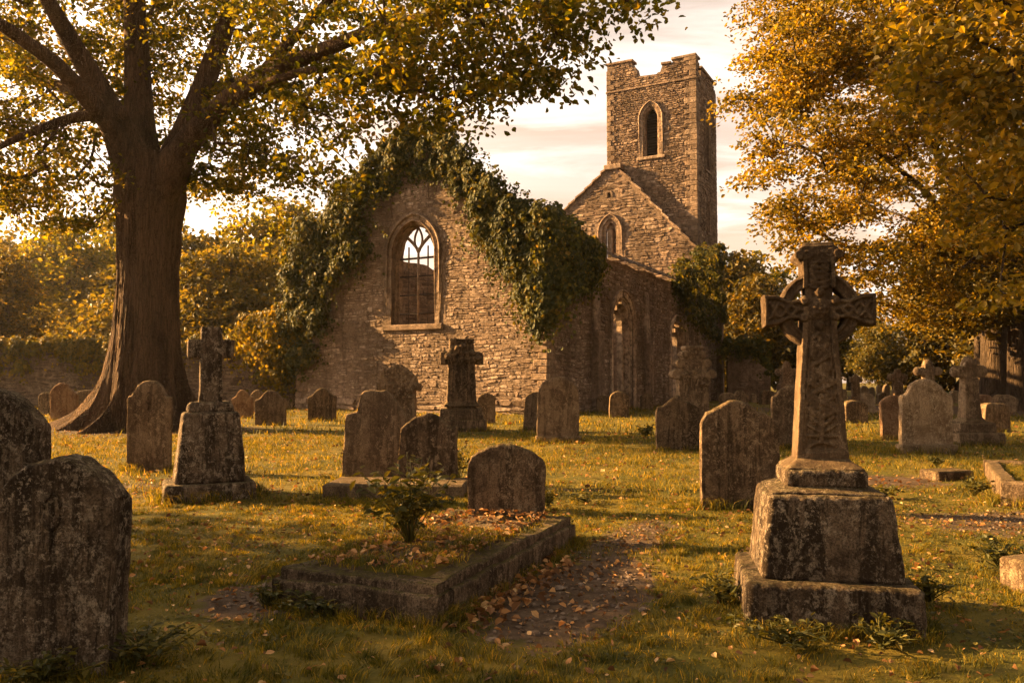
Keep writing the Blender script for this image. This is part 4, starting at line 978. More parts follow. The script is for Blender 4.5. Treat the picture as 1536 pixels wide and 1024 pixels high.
stone(1494, 1524, 592, 618, ROUND, 'pale round stone between the right-hand trunks', 'grave', .6, lean=(0, R(9)))
stone(1318, 1333, 588, 606, GOTHIC, 'far dark pointed headstone in the bright gap', 'grave_dark', .5)
r_ = np.random.default_rng(19)
for k, (a, b, t_, y_) in enumerate([(1262, 1270, 583, 599), (1291, 1303, 578, 594), (1305, 1312, 580, 594), (1316, 1322, 578, 595), (1326, 1335, 576, 597), (1341, 1349, 583, 598), (1128, 1135, 590, 603), (1135, 1141, 588, 601), (1428, 1438, 585, 604)]):
    stone(a, b, t_, y_, [ROUND, GOTHIC, LOWARCH][k % 3], 'tiny far-off pale headstone among the distant graves', 'grave_pale', .4, group='far-off pale headstones')

# fallen slab in front of the pair, sunk slab, kerb tombs
def block_thing(name, x0, x1, y0, y1, z, loc, rz, label, cat, mat='grave', group=None, seed=0):
    nx_, ny_ = 8, 5; V, F = chbox(x0, x1, y0, y1, -.1, z, .025); o = mk(name, roughen(V, ((.012, 3),), seed), F, M[mat], None, False, (*loc[:2], 0), rz); tag(o, label, cat, group); return o
q = G(588, 745); block_thing('base_slab', -.98, .98, 0, .95, .16, q, R(-3), 'low worn stone slab under the leaning pair of headstones', 'stone slab')
q = G(1436, 716); block_thing('sunken_slab', -.35, .32, 0, .5, .10, q, R(8), 'dark flat slab sunk in the weeds before the pale shouldered headstone', 'stone slab', 'grave_dark')
q = G(1594, 882); block_thing('kerb_block', -.25, .6, 0, .35, .20, q, R(20), 'stone kerb end poking in at the right edge above the fallen leaves', 'kerb stone', 'grave')

# ledger tomb
tomb = empty('ledger_tomb', (TOMB_C[0], TOMB_C[1], 0), TOMB_R); tag(tomb, 'low mossy kerbed ledger tomb in the middle of the picture', 'tomb')
def kerb_frame(root, w, l, z0, z1, wid, mat, c=.02, inset=0.0, name='kerb', seed=0):
    w2, l2 = w/2-inset, l/2-inset
    for k, (a, b, d, e, ax) in enumerate(((-w2, w2, -l2, -l2+wid, 0), (w2-wid, w2, -l2+wid+.004, l2-wid-.004, 1), (-w2, -w2+wid, -l2+wid+.004, l2-wid-.004, 1), (-w2, w2, l2-wid, l2, 0))):
        # subdivided bar so that the edges can wear
        n = 46; L = (b-a) if ax == 0 else (e-d); cs = wid; hh = z1-z0
        prof = np.array([(0, 0), (0, hh*.33), (0, hh*.66), (0, hh-c), (c*.4, hh-c*.35), (c, hh), (cs*.35, hh), (cs*.68, hh), (cs-c, hh), (cs, hh-c), (cs, 0)]); m = len(prof)
        tt = np.linspace(0, L, n); V = np.zeros((n, m, 3))
        if ax == 0: V[..., 0] = a+tt[:, None]; V[..., 1] = (d+prof[:, 0]) if k == 0 else (e-prof[:, 0])
        else: V[..., 1] = d+tt[:, None]; V[..., 0] = (b-prof[:, 0]) if k == 1 else (a+prof[:, 0])
        V[..., 2] = z0+prof[:, 1]
        i = (np.arange(n-1)[:, None]*m+np.arange(m-1)[None]).ravel(); F = np.stack([i, i+1, i+m+1, i+m], -1)
        caps = [np.arange(m)[None], (np.arange(m)[::-1]+(n-1)*m)[None]]
        mk(name, roughen(V.reshape(-1, 3), ((.012, 3.5), (.006, 13), (.003, 40)), seed+k), [F]+caps, M[mat], root, False)
kerb_frame(tomb, TOMB_W, TOMB_L, -.1, .165, .22, 'grave_moss', .02, 0, 'lower_kerb', 1)
kerb_frame(tomb, TOMB_W, TOMB_L,   .12, .235, .17, 'grave_moss', .018, .045, 'upper_kerb', 7)
n = 44; uu = np.linspace(-TOMB_W/2+.16, TOMB_W/2-.16, n); vv = np.linspace(-TOMB_L/2+.16, TOMB_L/2-.16, 80)
U, Vv = np.meshgrid(uu, vv); edge = np.minimum(TOMB_W/2-.16-np.abs(U), TOMB_L/2-.16-np.abs(Vv))
Z = .185+.075*np.clip(edge/.2, 0, 1)*(Vv < .45)+.03*np.exp(-((U+.05)**2+(Vv+.55)**2)/.12)+.02*fbm2(U*6, Vv*6, 5, 3)
A = np.stack([U, Vv, Z], -1).reshape(-1, 3); i = (np.arange(79)[:, None]*n+np.arange(n-1)[None]).ravel()
mk('soil', A, [np.stack([i, i+1, i+n+1, i+n], -1)], M['ground'], tomb, True, attr={'dirt': np.clip(.55+.5*fbm2(A[:, 0]*3, A[:, 1]*3, 9), 0, 1)})
mb = MB(); r_ = np.random.default_rng(3)
for (a, b, d, e) in ((-.36, .02, .35, .78), (.04, .36, .30, .66), (-.30, .12, .81, 1.05), (.15, .38, .70, 1.02), (-.44, -.2, .05, .3)):
    V, F = chbox(a, b, d, e, .15, .255, .015); mb.add(roughen(V, ((.03, 3),), int(a*100)), F)
mb.build('broken_ledger', M['grave'], tomb)
def tufts(mb, pts, hgt, wid, per, seed, spread=.06):
    r = np.random.default_rng(seed); b = np.repeat(np.asarray(pts, float), per, 0); n = len(b); b = b+r.normal(size=(n, 3))*np.array([spread, spread, 0])
    h = hgt*r.uniform(.5, 1.3, n); ln = r.normal(size=(n, 2))*.6*h[:, None]; th = r.uniform(0, 6.3, n); s = np.stack([np.cos(th), np.sin(th), 0*th], -1)*wid
    m = b+np.stack([ln[:, 0]*.35, ln[:, 1]*.35, h*.65], -1); t = b+np.stack([ln[:, 0]*1.2, ln[:, 1]*1.2, h*.9], -1)
    V = np.stack([b-s, b+s, m+s*.75, m-s*.75, t], 1).reshape(-1, 3); k = np.arange(n)[:, None]*5
    mb.add(V, [k+np.array([0, 1, 2, 3]), k+np.array([3, 2, 4])])
mb = MB(); r_ = np.random.default_rng(5); pts = []
for _ in range(250):
    u, v = r_.uniform(-.5, .5), r_.uniform(-1.3, 1.25)
    if v > .25 and r_.random() < .75 and abs(u) < .42: continue
    pts.append((u, v, .20+.06*(v < .45)))
tufts(mb, pts, .055, .003, 34, 6, .05)
o = mb.build('grass_growth', M['grass'], tomb); tag(o, kind='stuff')
mb = MB(); k = 700; p = np.stack([r_.uniform(-.52, .52, k), r_.uniform(-1.3, 1.3, k), np.full(k, .285)], -1); V, F = leaves(p, unit(k)*.6+np.array([0, 0, 1.]), r_.choice([.03, .045, .065], k), None, .7, .25); mb.add(V, F)
o = mb.build('leaf_litter', M['fallen'], tomb); tag(o, kind='stuff')

kt = G(1505, 757); ktr = R(-27)
ktomb = empty('kerbed_grave', (kt[0]+.63*math.cos(ktr)-1.6*math.sin(ktr)*1.0, kt[1]+.63*math.sin(ktr)+1.6*math.cos(ktr), 0), ktr); tag(ktomb, 'raised stone kerb round a grassy grave at the right edge', 'grave kerb')
kerb_frame(ktomb, 1.3, 3.2, -.1, .30, .2, 'grave', .03, 0, 'kerb', 21)
A = np.array([(-.5, -1.45, .16), (.5, -1.45, .16), (.5, 1.45, .16), (-.5, 1.45, .16)]); mk('soil', A, [np.array([[0, 1, 2, 3]])], M['ground'], ktomb, attr={'dirt': np.full(4, .4)})
mb = MB(); tufts(mb, np.stack([r_.uniform(-.45, .45, 200), r_.uniform(-1.4, 1.4, 200), np.full(200, .16)], -1), .13, .005, 26, 8); o = mb.build('grass_growth', M['grass'], ktomb); tag(o, kind='stuff')
# ------------------------------------------------------------------ Celtic cross
def strip(mb, pts, wd, y0, y1):
    """flat raised moulding along a polyline in the xz plane"""
    p = np.asarray(pts, float)
    for a, b in zip(p[:-1], p[1:]):
        t = (b-a)/(np.linalg.norm(b-a)+1e-9); nrm = np.array([-t[1], t[0]])*wd/2; a2, b2 = a-t*wd*.5, b+t*wd*.5
        V, F = prism([a2-nrm, b2-nrm, b2+nrm, a2+nrm], y0, y1); mb.add(V, F)
def rope(mb, x, z, y, r, n=6):
    pts = np.stack([np.asarray(x, float), np.broadcast_to(y, np.shape(x)), np.asarray(z, float)], -1); V, F = tube(pts, r*1.15, n); V[:, 1] = pts[:, 1].mean()+float(np.mean(r))*.15+(V[:, 1]-pts[:, 1].mean())*.85; mb.add(V, F)
def spiral(mb, cx, cz, y, R0, turns, r, a0=0.0, s=1):
    t = np.linspace(0, 1, int(14*turns)); th = a0+s*t*turns*2*np.pi; q = R0*(1-.82*t); rope(mb, cx+q*np.cos(th), cz+q*np.sin(th), y, r)
def vine(mb, z0, z1, wfun, y, r, n, ph=0.0, leaf=True, rng_=None):
    t = np.linspace(0, 1, n*14); z = z0+(z1-z0)*t
    for s in (-1, 1):
        x = s*np.sin(t*n*np.pi+ph)*wfun(z)*.86; rope(mb, x, z, y-.004*np.cos(t*n*np.pi*2)*s, r)
    for k in range(n):
        zc = z0+(z1-z0)*(k+.5)/n; w = float(wfun(np.array(zc)))
        for s in (-1, 1):
            spiral(mb, s*w*.5, zc+(z1-z0)/n*.28*(-1)**k, y, w*.40, 1.15, r*.9, math.pi/2*s, s)
            rope(mb, s*w*np.array([.05, .35, .8]), zc+(z1-z0)/n*np.array([-.35, -.1, -.28]), y, r*.8)
        V, F = dome((0, y, zc), (.017, .014, .024), 8, 6); mb.add(V, F)
CC = np.array([2.185, 5.72]); cc = empty('celtic_cross', (CC[0], CC[1], 0), R(-11)); tag(cc, 'tall carved ringed Celtic cross on a stepped lichened pedestal', 'stone cross')
def big_block(name, x0, x1, y0, y1, z0, z1, c, taper, voxel, seed, mat='grave_lichen'):
    V, F = chbox(x0, x1, y0, y1, z0, z1, c, taper); o = mk(name, V, F, M[mat], cc, True); return remesh(o, voxel, ((.008, 3), (.004, 12), (.003, 34)), seed)
big_block('plinth', -.565, .545, -.52, .52, -.1, .27, .022, (.01, .01), .011, 1)
big_block('pedestal', -.452, .452, -.40, .40, .265, .83, .022, (.055, .05), .011, 2)
V, F = chbox(-.38, .38, -.33, .33, .825, .875, .012, (.10, .08)); o = mk('pedestal_slope', V, F, M['grave_lichen'], cc, True); remesh(o, .012, ((.006, 4), (.003, 20)), 3)
big_block('upper_step', -.268, .268, -.245, .245, .865, .985, .018, (0, 0), .01, 4)
V, F = chbox(-.255, .255, -.23, .23, .98, 1.055, .012, (.07, .085)); o = mk('base_moulding', V, F, M['carved'], cc, True); remesh(o, .01, ((.005, 5), (.003, 20)), 5)
Z0, ZC, ZT = 1.04, 2.10, 2.565
hw = lambda z: .176-.071*np.clip((np.asarray(z, float)-Z0)/(ZC-Z0), 0, 1)
yf = -.105
VX = .0052
mb = MB(); V, F = prism([(-hw(Z0), Z0), (hw(Z0), Z0), (hw(ZC), ZC), (-hw(ZC), ZC)], yf, .105); mb.add(V, F)
for s in (-1, 1): strip(mb, [(s*(hw(Z0)-.020), Z0), (s*(hw(ZC)-.018), ZC)], .036, yf-.022, yf)
for s in (-1, 1): strip(mb, [(s*(hw(Z0)-.052), Z0+.06), (s*(hw(ZC)-.044), ZC-.2)], .011, yf-.014, yf)
strip(mb, [(-.15, Z0+.035), (.15, Z0+.035)], .05, yf-.022, yf); strip(mb, [(-.12, Z0+.075), (.12, Z0+.075)], .011, yf-.014, yf)
wf = lambda z: hw(z)-.062
vine(mb, Z0+.30, ZC-.17, wf, yf-.011, .0145, 6)
# little tree at the foot of the panel
rope(mb, [0, 0, .005, 0], [Z0+.12, Z0+.18, Z0+.24, Z0+.31], yf-.012, .016)
for s in (-1, 1):
    for (z, dx, dz) in ((.13, .085, -.035), (.2, .095, .05), (.25, .085, .06), (.17, .1, .0)):
        t = np.linspace(0, 1, 7); rope(mb, s*dx*t, Z0+z+dz*t**1.6, yf-.011, .0125-.004*t)
    spiral(mb, s*.06, Z0+.285, yf-.003, .03, 1.2, .008, 0, s)
o = mb.build('shaft', M['carved'], cc, True); remesh(o, VX, ((.003, 9), (.0014, 40)), 6)
mb = MB()
armp = lambda s: [(s*.07, ZC-.072), (s*.2, ZC-.070), (s*.29, ZC-.112), (s*.372, ZC-.122), (s*.378, ZC+.108), (s*.29, ZC+.102), (s*.2, ZC+.068), (s*.07, ZC+.072)]
for s in (-1, 1):
    q = armp(s); V, F = prism(q if s > 0 else q[::-1], yf, .085); mb.add(V, F)
    strip(mb, [(s*.10, ZC-.056), (s*.2, ZC-.052), (s*.29, ZC-.094), (s*.356, ZC-.103), (s*.36, ZC+.09), (s*.29, ZC+.084), (s*.2, ZC+.05), (s*.10, ZC+.056)], .02, yf-.021, yf)
    t = np.linspace(0, 1, 40)
    for k in (-1, 1): rope(mb, s*(.15+.19*t), ZC-.006+k*np.sin(t*2.5*np.pi)*(.022+.035*t), yf-.011, .0125)
    spiral(mb, s*.30, ZC+.03, yf-.003, .028, 1.2, .009, 0, s); spiral(mb, s*.30, ZC-.04, yf-.003, .028, 1.2, .009, 0, -s)
    V, F = prism([(s*.09, ZC-.02), (s*.17, ZC-.008), (s*.17, ZC+.008), (s*.09, ZC+.02)][::s], yf-.012, yf); mb.add(V, F)
V, F = prism([(-.108, ZC-.12), (.108, ZC-.12), (.088, ZC), (.092, ZC+.14), (.108, ZC+.26), (.112, ZC+.345), (-.112, ZC+.345), (-.108, ZC+.26), (-.092, ZC+.14), (-.088, ZC)], yf, .085); mb.add(V, F)
for s in (-1, 1): strip(mb, [(s*.094, ZC+.16), (s*.092, ZC+.345)], .026, yf-.021, yf)
strip(mb, [(-.09, ZC+.335), (.09, ZC+.335)], .012, yf-.012, yf)
V, F = prism([(-.118, ZC+.33), (.118, ZC+.33), (.143, ZC+.355), (.147, ZC+.40), (.132, ZC+.43), (.10, ZC+.45), (-.10, ZC+.45), (-.132, ZC+.43), (-.147, ZC+.40), (-.143, ZC+.355)], yf-.012, .097); mb.add(V, F)
V, F = chbox(-.105, .105, yf+.0, .10, ZC+.44, ZC+.475, .012); mb.add(V, F)
for s in (-1, 1):
    V, F = tube([(s*.128, yf-.03, ZC+.385), (s*.128, .128, ZC+.385)], .034, 10); mb.add(V, F); spiral(mb, s*.075, ZC+.39, yf-.014, .035, 1.4, .009, 0, s)
t = np.linspace(0, 1, 50)
for s in (-1, 1): rope(mb, s*.062*np.sin(t*5*np.pi), ZC+.145+.185*t, yf-.011, .0115)
o = mb.build('cross_head', M['carved'], cc, True); remesh(o, VX, ((.003, 9), (.0014, 40)), 8)
mb = MB(); th = np.linspace(0, 2*np.pi, 97); Ro, Ri = .272, .182
prof = np.array([(Ri, -.092), (Ri, .05), (Ro, .05), (Ro, -.092), (Ro-.020, -.106), (Ro-.030, -.086), (Ri+.030, -.086), (Ri+.020, -.106)]); m = len(prof)
V = np.stack([prof[None, :, 0]*np.sin(th[:-1])[:, None], np.broadcast_to(prof[None, :, 1], (96, m)), ZC-.005+prof[None, :, 0]*np.cos(th[:-1])[:, None]], -1).reshape(-1, 3)
i = np.arange(96)[:, None]*m; j = np.arange(m)[None]; i2 = ((np.arange(96)+1) % 96)[:, None]*m; F = np.stack([i+j, i+(j+1) % m, i2+(j+1) % m, i2+j], -1).reshape(-1, 4); mb.add(V, F)
o = mb.build('ring', M['carved'], cc, True); remesh(o, VX, ((.003, 9), (.0014, 40)), 9)
mb = MB(); V, F = dome((0, yf-.004, ZC), (.078, .04, .078), 24, 14); mb.add(V, F)
rope(mb, .078*np.cos(th), ZC+.078*np.sin(th), yf-.006, .011)
for k in range(5): a = k*2*math.pi/5+.3; V, F = dome((.034*math.cos(a), yf-.038, ZC+.034*math.sin(a)), (.018, .012, .018), 8, 6); mb.add(V, F)
V, F = dome((0, yf-.044, ZC), (.016, .012, .016), 8, 6); mb.add(V, F)
for a in (90, 150, 30, 210, 330, 270):
    q = .116; V, F = dome((q*math.cos(R(a)), yf-.002, ZC+q*math.sin(R(a))), (.037, .034, .037), 14, 10); mb.add(V, F)
    spiral(mb, q*math.cos(R(a)), ZC+q*math.sin(R(a)), yf-.034, .022, 1.2, .009, R(a))
o = mb.build('boss', M['carved'], cc, True); remesh(o, VX, ((.003, 9), (.0014, 40)), 10)

# ------------------------------------------------------------------ other crosses and monuments
GC = 'stone crosses among the graves'
def plain_cross(loc, rz, s, label, mat, ped, shaft_w, arm_w, z_ped, z_arm, z_top, head='plain', steps=(), vox=.012, cat='stone cross', seed=0, cap=None, d=.8):
    """pedestal boxes (x half width bottom, top, z0, z1), tapered shaft, arms"""
    root = empty('stone_cross', (loc[0], loc[1], 0), rz); tag(root, label, cat, GC)
    for k, (wb, wt, z0, z1) in enumerate(ped):
        V, F = chbox(-wb, wb, -wb*d, wb*d, z0, z1, min(.03, (z1-z0)*.2), (wb-wt, (wb-wt)*d)); o = mk(('plinth', 'pedestal', 'collar', 'step')[min(k, 3)], V, F, M[mat], root, True); remesh(o, max(vox, wb/34), ((.014, 3), (.006, 12)), seed+k)
    b, t_ = shaft_w; th = t_*.8; mb = MB()
    V, F = chbox(-b, b, -b*.8, b*.8, z_ped-.02, z_top, .015, (b-t_, (b-t_)*.8)); mb.add(V, F)
    ah = t_*(.5 if head == 'draped' else .95)
    V, F = chbox(-arm_w, arm_w, -th*.9, th*.9, z_arm-ah, z_arm+ah, .015); mb.add(V, F)
    if head in ('ring', 'bud'):
        thh = np.linspace(0, 2*np.pi, 33); rr_ = arm_w*.66
        if head == 'ring': V, F = tube(np.stack([rr_*np.cos(thh), 0*thh, z_arm+rr_*np.sin(thh)], -1), t_*.42, 8); mb.add(V, F)
        for (a, c) in ((-arm_w, 0), (arm_w, 0), (0, z_top-z_arm)):
            V, F = dome((a, 0, z_arm+c), (ah*1.15, th*1.1, ah*1.15), 12, 8); mb.add(V, F)
    if head == 'gable':
        V, F = prism([(-arm_w, z_arm), (arm_w, z_arm), (0, z_top+arm_w*.6)], -th, th); mb.add(V, F)
    if head == 'draped':
        r = np.random.default_rng(seed)
        V, F = chbox(-t_*.95, t_*.95, -t_*.9, t_*.9, z_top-.04, z_top+.10, .015, (-.03, -.03)); mb.add(V, F)
        for _ in range(46):
            a = r.uniform(-1, 1); V, F = dome((a*arm_w*.9, -th*r.uniform(.8, 1.35), z_arm+r.uniform(-.14, .42)*(1.1-abs(a))), r.uniform(.06, .14, 3), 8, 6); mb.add(V, F)
        for sx in (-1, 1): V, F = chbox(sx*arm_w-.09, sx*arm_w+.09, -th*1.1, th*1.1, z_arm-ah*1.1, z_arm+ah*.9, .02); mb.add(V, F)
        for sx in (-.5, .1, .55): rope(mb, np.array([sx*t_]*6)+.02*np.sin(np.arange(6)), np.linspace(z_arm+.1, z_ped+.2, 6), -b*.8, .035, 6)
        V, F = chbox(-b*1.2, b*1.2, -b, b, z_ped-.03, z_ped+.16, .03, (b*.2, b*.2)); mb.add(V, F)
    o = mb.build('cross', M[mat], root, True); remesh(o, vox, ((.010, 4), (.005, 14)), seed+9)
    return root
# small square-armed cross on tall tapered pedestal
Yp = depth(748)+.45; q = P(316, 570, Yp)
pc = plain_cross((q[0], Yp), R(24), 1, 'square-armed cross on a tall tapered stained pedestal, by the great trunk', 'grave_lichen',
    [(.60, .585, -.1, .20), (.47, .37, .19, 1.16), (.31, .29, 1.15, 1.30)], (.155, .135), .31, 1.28, P(316, 523, Yp)[2], P(316, 490, Yp)[2], vox=.011, seed=31, d=.85)
mb = MB(); zz = P(316, 548, Yp)[2]; t = np.linspace(0, 2*np.pi, 20); rope(mb, .035*np.cos(t)*(1-.2*np.sin(t)), zz+.06*np.sin(t), -.135, .010); rope(mb, [0, .01, -.02], [zz-.06, zz-.13, zz-.2], -.138, .009); rope(mb, [0, .03], [zz-.13, zz-.19], -.138, .008)
mb.build('carving', M['grave_lichen'], pc, True)
# weathered draped cross before the gable
Yc = depth(646)+.5; q = P(692, 570, Yc); z = lambda py: P(692, py, Yc)[2]
plain_cross((q[0], Yc), R(6), 1, 'dark weathered cross with carved drapery on a block pedestal before the gable', 'grave_dark',
    [(.80, .78, -.1, z(628)), (.70, .68, z(629), z(612)), (.5, .42, z(613), z(606))], (.48, .39), .60, z(608), z(537), z(513), head='draped', vox=.022, seed=41, d=.75)
# cross on steps at right, crosses further off
Yr = depth(668)+.5; q = P(1453, 570, Yr); z = lambda py: P(1453, py, Yr)[2]
plain_cross((q[0], Yr), R(4), 1, 'knobbed cross on a stepped pedestal right of the pale shouldered headstone', 'grave', [(.62, .60, -.1, z(648)), (.47, .45, z(649), z(633)), (.34, .25, z(634), z(626))],
    (.22, .15), .32, z(628), z(557), z(543), head='bud', vox=.016, seed=51)
Ya = 24.0; q = P(1392, 570, Ya); z = lambda py: P(1392, py, Ya)[2]
plain_cross((q[0], Ya), 0, 1, 'ringed cross showing above the pale shouldered headstone', 'grave', [(.6, .58, -.1, .4), (.4, .3, .39, .8)], (.2, .13), .30, .78, z(557), z(545), head='ring', vox=.018, seed=61)
Yb = 52.0; q = P(1346, 570, Yb); z = lambda py: P(1346, py, Yb)[2]
plain_cross((q[0], Yb), 0, 1, 'small ringed cross in the gap left of the pale shouldered headstone', 'grave', [(.55, .5, -.1, .5)], (.32, .24), .42, .5, z(566), z(559), head='ring', vox=.03, seed=71)
Yb = 60.0; q = P(1283, 570, Yb); z = lambda py: P(1283, py, Yb)[2]
plain_cross((q[0], Yb), 0, 1, 'slim gable-headed pillar cross on the bright far grass', 'grave', [(.5, .45, -.1, .4)], (.26, .24), .44, .4, z(569), z(566), head='gable', vox=.03, seed=81)
Yb = 46.0; q = P(1180, 570, Yb); z = lambda py: P(1180, py, Yb)[2]
plain_cross((q[0], Yb), 0, 1, 'broad cross on a square block left of the Celtic cross shaft', 'grave', [(.62, .58, -.1, .9), (.5, .46, .89, z(575))], (.40, .20), .48, z(577), z(558), z(547), head='bud', vox=.028, seed=91)
def ornate(pxl, pxr, ytop, Y, label, mat, z_head, seed, taper=.06, crown=False):
    c = (pxl+pxr)/2; q = P(c, 570, Y); w = (pxr-pxl)/FPX*Y/2; H = P(c, ytop, Y)[2]; zh = P(c, z_head, Y)[2]
    root = empty('carved_monument', (q[0], Y, 0), R(3)); tag(root, label, 'monument', GS)
    V, F = chbox(-w*.80, w*.80, -w*.34, w*.34, -.1, zh+.05, .03, (w*taper, .02)); o = mk('slab', V, F, M[mat], root, True); remesh(o, w/30, ((.015, 3), (.008, 10)), seed)
    mb = MB(); r = np.random.default_rng(seed)
    V, F = chbox(-w, w, -w*.42, w*.42, zh-.03, zh+w*.28, .04); mb.add(V, F)
    if crown:   # scrolled shoulders and a flat cap
        V, F = chbox(-w*.66, w*.66, -w*.36, w*.36, zh+w*.2, zh+(H-zh)*.72, .03, (w*.18, 0)); mb.add(V, F)
        V, F = chbox(-w*.40, w*.40, -w*.38, w*.38, zh+(H-zh)*.7, H-.06, .03); mb.add(V, F); V, F = chbox(-w*.46, w*.46, -w*.42, w*.42, H-.10, H, .02); mb.add(V, F)
        for s in (-1, 1):
            for (x, zz, r0) in ((.86, .10, .24), (.66, .45, .22), (.45, .72, .18)): V, F = tube([(s*w*x, -w*.42, zh+(H-zh)*zz), (s*w*x, w*.42, zh+(H-zh)*zz)], w*r0, 10); mb.add(V, F)
    else:
        V, F = prism([(-w*.86, zh+w*.2), (w*.86, zh+w*.2), (w*.80, zh+(H-zh)*.5), (w*.4, zh+(H-zh)*.82), (w*.1, H), (-w*.1, H), (-w*.5, zh+(H-zh)*.8), (-w*.84, zh+(H-zh)*.62)], -w*.34, w*.34); mb.add(V, F)
        for k in range(26):
            a, b = r.uniform(-.75, .75), r.uniform(.1, .9); hh = zh+(H-zh)*b*(1-.45*abs(a)); L = w*r.uniform(.14, .26); an = r.uniform(0, 6.28); t = np.linspace(-1, 1, 6)
            rope(mb, a*w+L*t*math.cos(an), hh+L*t*math.sin(an)+.3*L*t*t, -w*.36, w*.07*(1.1-np.abs(t)*.8))
    for k in range(40):
        a = r.uniform(-.8, .8)*w; V, F = dome((a, -w*.38, zh+r.uniform(-.32, .3)*w-.1*abs(a)), w*r.uniform(.05, .13, 3), 8, 6); mb.add(V, F)
    for k in range(14):
        a = r.uniform(-.5, .5)*w; rope(mb, a+.04*w*np.sin(np.arange(5)), np.linspace(zh, zh-w*r.uniform(.4, 1.1), 5), -w*.34, w*.05)
    o = mb.build('carved_head', M[mat], root, True); remesh(o, w/36, ((.008, 5), (.004, 16)), seed+3)
    return root
ornate(566, 632, 547, 25.5, 'headstone with carved leaf-and-scroll head, behind a tall broken-topped stone', 'grave', 584, 5)
ornate(1008, 1069, 519, 21.0, 'tall monument with scrolled shoulders and a flat cap, before the side wall', 'grave', 566, 7, crown=True)

# ------------------------------------------------------------------ plants on the ground
def shrub(name, loc, n, h, spread, leaf, label, cat, seed, mat='weed', per=11, group=None):
    r = np.random.default_rng(seed); root = empty(name, loc); tag(root, label, cat, group); st = MB(); LP_ = []; LN = []; LD = []
    for k in range(n):
        a = r.uniform(0, 2*np.pi); q = spread*r.uniform(.2, 1); L = h*r.uniform(.6, 1.08); tip = np.array([math.cos(a)*q, math.sin(a)*q, L*(1-.25*(q/spread)**2)])
        t = np.linspace(0, 1, 8)[:, None]; b0 = np.array([math.cos(a), math.sin(a), 0])*.05*spread; pts = b0*(1-t)+tip*t; pts[:, :2] = (b0[:2]*(1-t)+tip[:2]*t**1.6); pts += r.normal(size=3)*.02*np.sin(t*3)
        V, F = tube(pts, np.linspace(.006, .0025, 8)*max(1, h*1.3), 4); st.add(V, F)
        for j in range(per):
            tt = r.uniform(.25, 1.0)**.7; p = np.array([np.interp(tt, t[:, 0], pts[:, m]) for m in range(3)]); d = r.normal(size=3)*np.array([1, 1, .25]); d /= np.linalg.norm(d)
            LP_.append(p+d*leaf*.6); LN.append(np.array([0, 0, 1.0])+r.normal(size=3)*.4); LD.append(d*2+np.array([0, 0, -.4]))
    tag(st.build('stem', M['weed'], root, True), kind='stuff')
    V, F = leaves(np.array(LP_), np.array(LN), leaf, np.array(LD), .5, .12, r); mk('foliage', V, [F], M[mat], root)
    return root
c, s = math.cos(TOMB_R), math.sin(TOMB_R); lx, ly = -.10, -.50
shrub('shrub', (TOMB_C[0]+lx*c-ly*s, TOMB_C[1]+lx*s+ly*c, .27), 32, .74, .46, .085, 'leafy upright shrub sprouting from the middle of the ledger tomb', 'shrub', 3, per=12)
q = G(688, 722); shrub('shrub', (q[0], q[1], 0), 12, .62, .2, .075, 'small shrub rising beside the dark chipped headstone', 'shrub', 4)
GW_ = 'weed clumps among the graves'
for k, (px, py, h, sp_, lf, lab) in enumerate([
    (215, 985, .20, .36, .05, 'low ivy-leaved weeds at the foot of the big streaked headstone'), (70, 1012, .15, .3, .05, 'weeds along the bottom edge of the big streaked headstone'),
    (1085, 905, .26, .22, .06, 'weed clump at the left corner of the Celtic cross plinth'), (1180, 962, .15, .36, .05, 'low weeds along the front of the Celtic cross plinth'), (1325, 962, .14, .3, .05, 'weeds at the front right of the Celtic cross plinth'), (1392, 900, .2, .2, .05, 'weeds at the right side of the Celtic cross plinth'),
    (838, 800, .22, .22, .05, 'weeds by the squat headstone at the tomb head'), (822, 760, .26, .14, .06, 'leggy weed behind the squat headstone'), (470, 910, .14, .34, .05, 'weeds along the front kerb of the ledger tomb'), (405, 905, .16, .2, .04, 'grassy weeds at the left corner of the ledger tomb'),
    (1462, 742, .26, .3, .06, 'bushy weeds at the corner of the kerbed grave'), (1405, 700, .24, .2, .06, 'weed tuft before the pale shouldered headstone'), (880, 752, .12, .4, .05, 'flat weed patch on the open turf'), (967, 655, .35, .4, .1, 'dark weed tuft near the ogee-topped headstone'),
    (1500, 850, .25, .35, .06, 'weeds by the kerb end at the right edge'), (180, 642, .5, .9, .14, 'leafy ground plants between the roots of the great trunk'), (330, 742, .14, .4, .05, 'weeds round the stained pedestal'), (1330, 742, .14, .25, .06, 'weeds right of the carved cross shaft')]):
    q = G(px, py); shrub('weed_clump', (q[0], q[1], -.01), int(14+26*sp_), h, sp_, lf, lab, 'weeds', 100+k, per=8, group=GW_)
mb = MB(); r_ = np.random.default_rng(12); pts = []
def ring_pts(o, n, grow_=.05):
    bb = [o.matrix_world @ Vector(c_) for c_ in o.bound_box]; return bb
bpy.context.view_layer.update()
